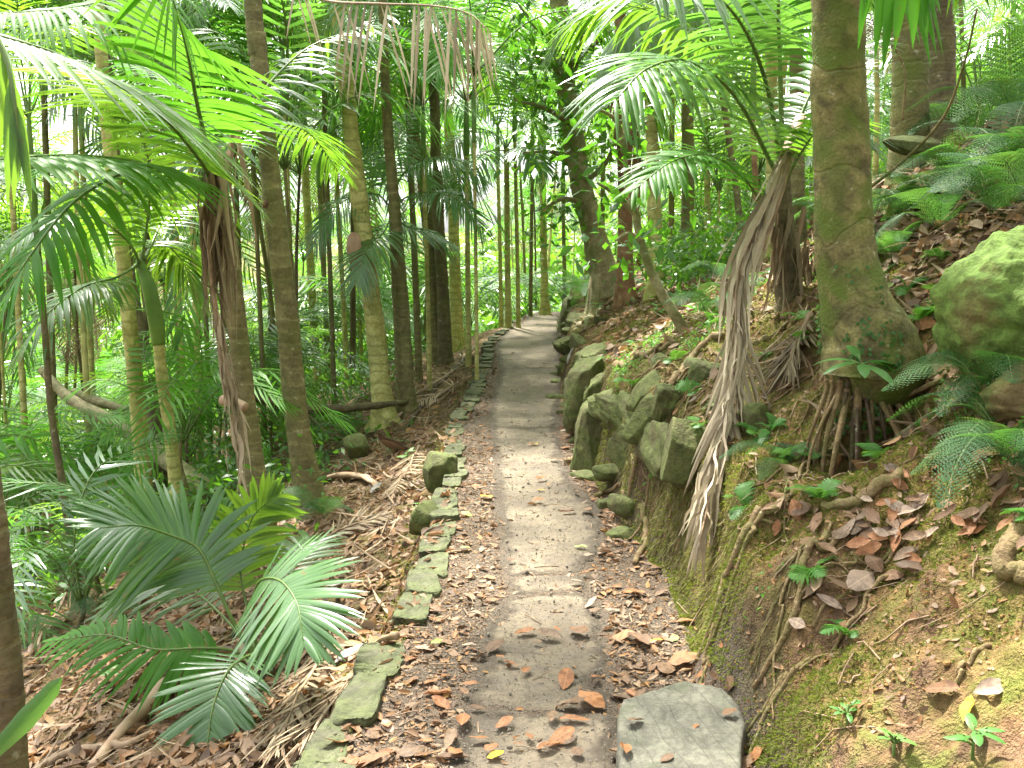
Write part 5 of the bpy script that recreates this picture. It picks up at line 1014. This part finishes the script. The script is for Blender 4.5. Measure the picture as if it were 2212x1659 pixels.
x, y = scatter(6000, 2.5, 6.5, .0, 1.6, 1); m_ = fbm(np.stack([x * 2.2, y * 2.2], -1), 4, 51) < .12; x, y = x[m_], y[m_]; V0, Q0 = csph(2); n = len(x); sz = rm.uniform(.0015, .005, n) * (1 + (rm.random(n) < .04) * 1.5)
V = (V0[None] * rm.uniform(.6, 1.3, (n, 1, 3)) * sz[:, None, None] + np.stack([x, y, H(x, y)], -1)[:, None]).reshape(-1, 3); Q = (Q0[None] + (np.arange(n) * len(V0))[:, None, None]).reshape(-1, 4); tag(mk('soil_crumbs', V, Q, M['crumb'], smooth=False), 'crumbs of orange soil and grit on the bank', 'soil', kind='stuff')
x0_ = 2.4 * (14 / 2.4) ** rm.random(9000); x1_ = XL(x0_) + (XR(x0_) - XL(x0_)) * rm.random(9000); n = 9000; sz = rm.uniform(.0012, .0038, n) * (1 + (rm.random(n) < .04) * 1.2); pz = H(x1_, x0_) + np.where((x1_ > np.interp(x0_, E[:, 0], E[:, 1])) & (x1_ < np.interp(x0_, E[:, 0], E[:, 2])), .016, .002)
V = (V0[None] * rm.uniform(.6, 1.3, (n, 1, 3)) * sz[:, None, None] + np.stack([x1_, x0_, pz], -1)[:, None]).reshape(-1, 3); Q = (Q0[None] + (np.arange(n) * len(V0))[:, None, None]).reshape(-1, 4); tag(mk('grit', V, Q, M['grit'], smooth=False), 'loose grit and small gravel on the path', 'gravel', kind='stuff')
x, y = scatter(70000, 2.3, 4.6, .0, 1.6, 1, 1.1); m_ = fbm(np.stack([x * 2.2, y * 2.2], -1), 4, 51) + .12 * rm.normal(0, 1, len(x)) > .10; x, y = x[m_], y[m_]; N_ = Hn(x, y); n = len(x)
V, Q = leaves(np.stack([x, y, H(x, y) - .001], -1), N_ + rm.normal(0, .5, (n, 3)), rm.normal(0, 1, (n, 3)), rm.uniform(.006, .016, n), .0035, droop=.2, segs=2, halves=1); tag(mk('moss', V, Q, M['moss_t']), 'short dense moss on the nearest part of the bank', 'moss', kind='stuff')
# clumps of selaginella-like spray
x, y = scatter(2000, 2.4, 9, .12, 2.0); m_ = fbm(np.stack([x * 1.6, y * 1.6], -1), 3, 57) > .12; x, y = x[m_], y[m_]; k = 22
X_ = np.repeat(x, k) + rm.normal(0, .03, len(x) * k); Y_ = np.repeat(y, k) + rm.normal(0, .03, len(x) * k); n = len(X_); N_ = Hn(X_, Y_)
V, Q = leaves(np.stack([X_, Y_, H(X_, Y_) + rm.uniform(.003, .045, n)], -1), N_ * .5 + rm.normal(0, .7, (n, 3)), N_ + rm.normal(0, .4, (n, 3)), rm.uniform(.010, .028, n), .011, segs=2, halves=1); tag(mk('clubmoss', V, Q, M['fresh']), 'light green sprays of low clubmoss on the bank', 'ground cover', kind='stuff')
x, y = scatter(14000, 3, 14, .0, .35, -1); N_ = Hn(x, y); n = len(x)
V, Q = leaves(np.stack([x, y, H(x, y)], -1), N_ + rm.normal(0, .5, (n, 3)), rm.normal(0, 1, (n, 3)), rm.uniform(.012, .03, n), .007, droop=.3, segs=2, halves=1); tag(mk('kerb_moss', V, Q, M['moss_t']), 'moss growing over the outer side of the left kerb', 'moss', kind='stuff')

# ------------------------------------------------------------ fallen leaves
def litter(name, n, fy, fx, L_=(.05, .11), mat='litter', label='', seed=0, dens=None, lift=.012, wr=(.35, .55)):
    r = np.random.default_rng(seed); y = fy(r, n); x = fx(r, y)
    if dens is not None: m_ = r.random(n) < dens(x, y); x, y = x[m_], y[m_]
    n = len(x); N_ = Hn(x, y); a = r.uniform(0, 6.28, n); D = np.stack([np.cos(a), np.sin(a), 0 * a], -1); D = nrm(D - N_ * np.sum(D * N_, -1, keepdims=True)) + N_ * r.normal(.05, .16, (n, 1))
    Nn = N_ + r.normal(0, .28, (n, 3)); L2 = r.uniform(*L_, n) * r.uniform(.7, 1.2, n); z = H(x, y) + r.uniform(.002, lift, n)
    V, Q = leaves(np.stack([x, y, z], -1) - D * (L2 * .5)[:, None], D, Nn, L2, L2 * r.uniform(*wr, n), curl=r.normal(0, .26, n), fold=r.normal(.15, .5, n), wavy=.02, segs=4, halves=2, prof=([0, .12, .4, .75, 1], [.08, .6, 1, .75, .05]))
    return tag(mk(name, V, Q, M[mat]), label, 'leaf litter', kind='stuff')
ly = lambda lo, hi: (lambda r, n: lo * (hi / lo) ** r.random(n))
litter('leaf_litter', 17000, ly(2.4, 18), lambda r, y: XL(y) - .02 - r.random(len(y)) ** 1.3 * (1.6 + .34 * y), (.05, .11), label='brown leaf litter on the slope left of the path', seed=1)
dens2 = lambda x, y: np.clip(.05 + ss(x - XR(y), .55, 1.5) * (.9 + .9 * fbm(np.stack([x * 1.4, y * 1.4], -1), 3, 88)) + .5 * ss(y, 6, 9), 0, 1)
litter('slope_litter', 30000, ly(3.0, 20), lambda r, y: XR(y) + .2 + r.random(len(y)) * (1.9 + .3 * y), (.05, .115), label='orange and brown leaf litter on the slope above the bank', seed=2, dens=dens2, lift=.03)
def pathx(r, y):
    a, b_ = XL(y), XR(y); t_ = r.random(len(y)); e1 = np.interp(y, E[:, 0], E[:, 1]); e2 = np.interp(y, E[:, 0], E[:, 2]); s_ = r.random(len(y))
    return np.where(s_ < .47, a + (e1 - a) * t_, np.where(s_ < .93, e2 + (b_ - e2) * t_, e1 + (e2 - e1) * t_))
litter('path_litter', 5200, ly(2.4, 20), pathx, (.012, .06), label='small broken leaf litter along both verges of the path', seed=3, lift=.008)
litter('leaf_crumbs', 9000, ly(2.4, 9), pathx, (.006, .022), label='tiny leaf crumbs and bits on the path', seed=4, lift=.006)
# twigs
litter('leaf_litter', 9000, ly(2.4, 12), lambda r, y: XL(y) - .02 - r.random(len(y)) * (1.2 + .25 * y), (.015, .05), label='broken bits of leaf between the larger leaves on the left slope', seed=11)
litter('bank_bits', 7000, ly(2.4, 10), lambda r, y: XR(y) + .02 + r.random(len(y)) ** .8 * 1.8, (.008, .035), label='broken leaf bits caught on the mossy bank', seed=12)
litter('straw_litter', 1100, ly(2.4, 16), lambda r, y: XL(y) - .1 - r.random(len(y)) * (1.6 + .25 * y), (.16, .42), mat='straw', label='dry straw leaflets strewn on the left slope', seed=8, wr=(.035, .07), lift=.04)
litter('straw_litter', 1500, ly(3.5, 16), lambda r, y: XR(y) + .6 + r.random(len(y)) * (1.6 + .25 * y), (.14, .36), mat='straw', label='dry straw leaflets strewn on the right slope', seed=9, wr=(.035, .07), lift=.04)
tw = B(); rw = np.random.default_rng(17)
for i in range(1100):
    y_ = 2.5 * (16 / 2.5) ** rw.random(); s_ = rw.random()
    x_ = float(XL(y_)) - rw.random() * 2.2 if s_ < .5 else (float(XR(y_)) + rw.random() * 2.2 if s_ < .9 else rw.uniform(float(XL(y_)), float(XR(y_))))
    a = rw.uniform(0, 6.28); l_ = rw.uniform(.04, .28) * (1 if s_ < .9 else .5); tt = np.linspace(-.5, .5, 4); X_ = x_ + math.cos(a) * l_ * tt; Y_ = y_ + math.sin(a) * l_ * tt + rw.normal(0, .006, 4); Z_ = H(X_, Y_) + .006 + rw.uniform(0, .01)
    tw.add(*tube(np.stack([X_, Y_, Z_], -1), np.full(4, rw.uniform(.0012, .0035)), 4, cap=False))
tag(tw.mk('twigs', [M['drystem']]), 'fine dry twigs strewn through the litter', 'twigs', kind='stuff')
# the leaves that show largest, each its own object
LT = {}
def one_leaf(seed, shape):
    r = np.random.default_rng(seed); V, Q = leaves([(-.5, 0, 0)], [(1, 0, .02)], [(0, 0, 1)], 1., {'oval': .48, 'round': .68, 'slim': .32}[shape], curl=r.normal(.05, .13), fold=r.normal(.2, .25), segs=16, halves=2, wavy=.007, prof=(list(np.linspace(0, 1, 15)), [.03] + [float(math.sin(math.pi * q_ ** .88) ** .75 * (1 + r.normal(0, .05))) for q_ in np.linspace(0, 1, 15)[1:-1]] + [.02])); 
    V[:, 2] += .04 * np.sin(V[:, 0] * 7 + seed) * np.abs(V[:, 1]) * 4; V[:, 2] -= V[:, 2].min(); return V, Q
for mt in ('orange', 'brown', 'dull', 'pale', 'yellow', 'lime', 'white'):
    LT[mt] = []
    for i in range(5):
        V, Q = one_leaf(i + 7, ('oval', 'round', 'slim', 'oval', 'oval')[i]); o = mk('fallen_leaf', V, Q, M[mt]); LT[mt].append(o.data); bpy.data.objects.remove(o)
ri = np.random.default_rng(99)
def put_leaf(p, L_, mt, k, label, group=None, wob=.14):
    o = bpy.data.objects.new('fallen_leaf', LT[mt][k]); COL.objects.link(o)
    n_ = Hn(np.array([p[0]]), np.array([p[1]]))[0] + ri.normal(0, wob, 3); n_ = nrm(n_); a = ri.uniform(0, 6.28); d = np.array([math.cos(a), math.sin(a), 0]); d = nrm(d - n_ * d.dot(n_)); s_ = np.cross(n_, d)
    import mathutils
    m_ = mathutils.Matrix((( d[0], s_[0], n_[0], p[0]), (d[1], s_[1], n_[1], p[1]), (d[2], s_[2], n_[2], p[2] + .008), (0, 0, 0, 1)))
    o.matrix_world = m_ @ mathutils.Matrix.Scale(L_, 4); return tag(o, label, 'fallen leaf', group)
nd = {'orange': 'orange-brown', 'brown': 'dark brown', 'dull': 'dull brown', 'pale': 'pale pinkish', 'yellow': 'yellow', 'lime': 'pale green'}
sh = ['oval', 'round', 'slim', 'curled', 'creased']
for i in range(195):
    v = 1659 - (1659 - 930) * ri.random() ** 1.5; zone = ri.choice(['l', 'r', 'm'], p=[.37, .41, .22])
    q_ = gnd(1150, v); y_ = q_[1]; e1, e2 = np.interp(y_, E[:, 0], E[:, 1]), np.interp(y_, E[:, 0], E[:, 2]); a, b_ = float(XL(y_)), float(XR(y_))
    x_ = ri.uniform(a - .05, e1 + .02) if zone == 'l' else ri.uniform(e2 - .02, b_ + .03) if zone == 'r' else ri.uniform(e1, e2)
    mt = ri.choice(['orange', 'brown', 'dull', 'pale', 'lime'], p=[.40, .24, .28, .06, .02]); k = int(ri.integers(5))
    zt = {'l': 'left verge of the path', 'r': 'right verge of the path', 'm': 'worn middle of the path'}[zone]; fr = 'near' if y_ < 4.2 else 'mid-distance' if y_ < 7 else 'farther'
    z_ = float(H(x_, y_)) + (.018 if zone == 'm' else 0)
    put_leaf((x_, y_, z_), ri.uniform(.04, .085) * (1.0 if ri.random() < .7 else 1.4), mt, k, f'{sh[k]} {nd[mt]} leaf fallen on the {zt}', f'{nd[mt]} leaves on the {zt}')
for (u, v, L_, mt, k, lb) in [(1070, 1648, .06, 'yellow', 1, 'bright yellow leaf at the very bottom of the path'), (1155, 965, .09, 'yellow', 0, 'yellow leaf on the pale paving half way up'), (1050, 1080, .12, 'yellow', 3, 'long golden leaf on the left verge beside the kerb'), (1170, 1065, .06, 'yellow', 3, 'small yellow leaf left of the worn paving'), (2090, 1549, .075, 'yellow', 0, 'yellow oval leaf on the moss at lower right'), (2140, 1510, .09, 'pale', 0, 'broad cream leaf on the moss above the yellow oval one'), (2035, 1515, .13, 'brown', 2, 'dark brown leaf touching the yellow oval one'), (1858, 1275, .12, 'pale', 1, 'large pinkish-white leaf on the clay bank'), (1722, 1365, .08, 'pale', 3, 'upright pinkish leaf on the middle of the bank'), (1790, 1330, .09, 'pale', 2, 'narrow pink leaf hanging on a rootlet'), (1690, 790, .12, 'brown', 1, 'round red-brown leaf propped up on the slope'), (1710, 770, .1, 'brown', 4, 'red-brown leaf behind the round one'), (1255, 1190, .08, 'lime', 0, 'pale green leaf on the path before the worn slab'), (1005, 1192, .06, 'lime', 1, 'small pale green leaf near the left kerb'), (1380, 1392, .16, 'brown', 0, 'long dark pinkish leaf on the right verge'), (1475, 1440, .13, 'orange', 1, 'big orange leaf at the right edge by the bank'), (1278, 1528, .12, 'orange', 1, 'crumpled light orange leaf on the lower paving'), (1135, 1378, .10, 'orange', 4, 'ragged light orange leaf on the worn slab'), (1370, 1290, .12, 'orange', 0, 'wide orange leaf at the upper right verge'), (1440, 1548, .08, 'yellow', 2, 'narrow yellow leaf by the corner of the grey slab'), (1555, 1640, .1, 'yellow', 2, 'curled yellow leaf on the grey slab'), (1545, 1655, .12, 'orange', 0, 'brown-orange leaf beside the curled yellow one'), (1240, 1568, .11, 'orange', 2, 'yellowish narrow leaf lying low on the paving'), (1415, 1395, .07, 'yellow', 2, 'yellow and brown leaf on the right verge'), (735, 1272, .17, 'white', 1, 'large whitish crumpled leaf in the left litter'), (765, 1425, .18, 'white', 4, 'ragged grey-white leaf beside the kerb at lower left'), (815, 1062, .17, 'white', 4, 'white folded leaf on the end of the curved frond base'), (780, 992, .2, 'white', 1, 'crumpled white leaf by the mouth of the open sheath'), (2000, 715, .1, 'orange', 1, 'light brown leaf lit up beside the boulder'), (1920, 630, .09, 'lime', 0, 'yellow-green leaf right of the thick trunk'), (1295, 880, .12, 'yellow', 0, 'golden leaf on the slope above the low rock'), (1235, 775, .25, 'white', 4, 'whitish leaf at the path edge before the far ledge')]:
    p = gnd(u, v); put_leaf(p + [0, 0, .012], L_, mt, k, lb, None, .03)
for (u, v, L_, mt, k, lb) in [(1372, 1565, .07, 'dull', 0, 'dull brown leaf on the upper left of the grey slab'), (1500, 1580, .05, 'orange', 2, 'small slim orange leaf on the middle of the grey slab'), (1575, 1545, .06, 'brown', 1, 'round brown leaf on the far corner of the grey slab'), (1350, 1625, .08, 'orange', 4, 'creased orange leaf against the left edge of the grey slab'), (1440, 1645, .06, 'dull', 3, 'curled dull leaf on the bottom of the grey slab')]:
    p = gnd(u, v); p = p + (CAM - p) * (.068 / (CAM[2] - p[2])); put_leaf(p, L_, mt, k, lb)
# pile of leaves on the bank
for i in range(62):
    p = gnd(1840 + ri.normal(80, 100), 1150 + ri.normal(0, 45)); mt = ri.choice(['orange', 'brown', 'pale', 'dull'], p=[.28, .3, .14, .28]); k = int(ri.integers(5))
    put_leaf(p + [0, 0, ri.uniform(.005, .04)], ri.uniform(.045, .095), mt, k, f'{sh[k]} {nd[mt]} leaf in the pile on the ledge below the stilt roots', f'{nd[mt]} leaves in the pile on the bank ledge')
print('objects', len(bpy.data.objects))


# ------------------------------------------------------------ labels that single out each of the repeats
OX = [q_ + ' nearest' for q_ in 'thirteenth|fourteenth|fifteenth|sixteenth|seventeenth|eighteenth|nineteenth|twentieth|twenty-first|twenty-second|twenty-third|twenty-fourth|twenty-fifth|twenty-sixth'.split('|')]
ORD = 'nearest|second nearest|third nearest|fourth nearest|fifth nearest|sixth nearest|seventh nearest|eighth nearest|ninth nearest|tenth nearest|eleventh nearest|twelfth nearest'.split('|')
def proj(p):
    d = np.array(p) - CAM; f_ = d[1] * CP - d[2] * SP; u_ = d[1] * SP + d[2] * CP; return 1106 + F * d[0] / f_, 829.5 - F * u_ / f_, f_
LB = [(-999, 120, 'at the far left edge'), (120, 290, 'left of the slim olive palm'), (290, 400, 'near the slim olive palm'), (400, 520, 'beside the skirted palm'), (520, 640, 'between the skirted palm and dark leaning palm'), (640, 770, 'between the dark leaning and yellow-green palms'), (770, 880, 'behind the yellow-green palm'), (880, 970, 'behind the close dark pair of palms'), (970, 1060, 'right of the close dark pair of palms'), (1060, 1130, 'just left of the path crest'), (1130, 1230, 'beyond the path crest'),
      (1230, 1330, 'by the leaning broadleaf tree'), (1330, 1420, 'by the reddish peeling palm'), (1420, 1520, 'behind the curved sapling'), (1520, 1640, 'left of the great dead frond'), (1640, 1760, 'behind the great dead frond'), (1760, 1900, 'behind the thick mossy palm'), (1900, 2050, 'by the pale-flecked palm'), (2050, 9999, 'at the far right edge')]
RB = [(900, 'above the boulders'), (1100, 'level with the dead frond tip'), (1300, 'just past the clay hollow'), (1450, 'near the stone slab'), (9999, 'at the bottom')]
def relabel(group, noun, bins):
    it = {}
    for o in list(COL.objects):
        if o.get('group') == group and o.get('category'):
            u_, v_, d_ = proj(o.location); ph = next((b_[2] for b_ in bins if b_[0] <= u_ < b_[1]), 'on the slope'); it.setdefault(ph, []).append((d_, o))
    for ph, l_ in it.items():
        l_.sort(key=lambda q_: q_[0])
        for k, (d_, o) in enumerate(l_):
            o['label'] = f'{noun} {ph}' if len(l_) == 1 else f'{(ORD + OX)[k]} {noun} {ph}' if k < 26 else f'small {noun}, farther back {ph}'
for gname, noun in [('slender palms on the valley slope', 'slender valley palm'), ('tall palms far down the valley', 'far valley palm'), ('slender palms on the rising ground', 'slender hillside palm'), ('tall palms far up the rising ground', 'far hillside palm'), ('palms beyond the crest', 'distant palm'), ('young palms on the near slope', 'low young palm'), ('young palms low in the valley', 'low-spreading young palm'), ('young palms in the far valley', 'far young palm'), ('young palms on the right slope', 'hillside young palm'), ('young palms beyond the crest', 'distant young palm'),
                    ('thin palm stems in the shade left of the path', 'thin shaded palm stem'), ('thin palm stems on the right slope', 'thin hillside palm stem'), ('small ferns on the left slope', 'small fern'), ('small ferns on the right slope', 'small litter fern'), ('ferns covering the upper right slope', 'dusky green fern')]:
    relabel(gname, noun, LB)
RZ = [(3.6, 'beside the grey slab'), (4.2, 'above the grey slab'), (4.9, 'below the thick mossy palm'), (5.8, 'below the great dead frond'), (6.8, 'beside the layered rock'), (8.0, 'by the low mossy rock'), (9.5, 'behind the upright block'), (12., 'past the upright block'), (15., 'before the far ledge'), (99., 'at the far ledge')]
OX = [q_ + ' nearest' for q_ in 'thirteenth|fourteenth|fifteenth|sixteenth|seventeenth|eighteenth|nineteenth|twentieth|twenty-first|twenty-second|twenty-third|twenty-fourth|twenty-fifth|twenty-sixth'.split('|')]
def zones(group, noun, plural):
    cc = {}
    for y_, o in sorted([(o.location.y, o) for o in COL.objects if o.get('group') == group and o.get('category')], key=lambda q_: q_[0]):
        ph = next(b_ for a_, b_ in RZ if y_ < a_); k = cc[ph] = cc.get(ph, 0) + 1
        o['label'] = f'{(ORD + OX)[k - 1]} {noun} {ph}' if k <= 26 else f'one of many {plural} {ph}'
def order(group, fmt, rev=False):
    l_ = sorted([(o.location.y, o) for o in COL.objects if o.get('group') == group and o.get('category')], key=lambda q_: q_[0])
    N_ = 'first|second|third|fourth|fifth|sixth|seventh|eighth|ninth|tenth|eleventh|twelfth|thirteenth|fourteenth|fifteenth|sixteenth|seventeenth|eighteenth|nineteenth|twentieth'.split('|')
    N_ += ['twenty-' + q_ for q_ in N_[:9]] + ['thirtieth'] + ['thirty-' + q_ for q_ in N_[:9]] + ['fortieth'] + ['forty-' + q_ for q_ in N_[:9]]
    for k, (y_, o) in enumerate(l_):
        if k < len(N_): o['label'] = fmt.format(N_[k])
order('dry sticks in the litter left of the path', '{} nearest thin dry stalk lying in the litter left of the path')
order('near kerb stones', '{} nearest flat grey-green stone of the left kerb')
order('middle kerb stones', '{} nearest mossy stone in the middle stretch of the left kerb')
order('far kerb stones', '{} nearest small stone in the far stretch of the left kerb')
order('small stones at the foot of the bank', '{} nearest small stone at the foot of the right bank')
order('rough stones in the bank face', '{} nearest rough mossy stone set in the bank face')
order('flat stones bedded beside the near path', '{} nearest flat stone bedded in leaves at the near left')
cnt = {}
for y_, o in sorted([(o.location.y, o) for o in COL.objects if o.name.startswith('fallen_leaf') and o.get('group')], key=lambda q_: q_[0]):
    k = cnt[o['label']] = cnt.get(o['label'], 0) + 1; ol_ = o['label']; o['_b'] = ol_
    if k <= 26: o['label'] = (ORD + OX)[k - 1] + ' ' + ol_
for o in COL.objects:
    if '_b' in o: del o['_b']
zones('thin rootlets on the cut bank', 'thin rootlet on the cut bank', 'thin rootlets on the cut bank')
zones('fernlets rooted in the mossy bank', 'tiny light green fern on the bank', 'tiny ferns')
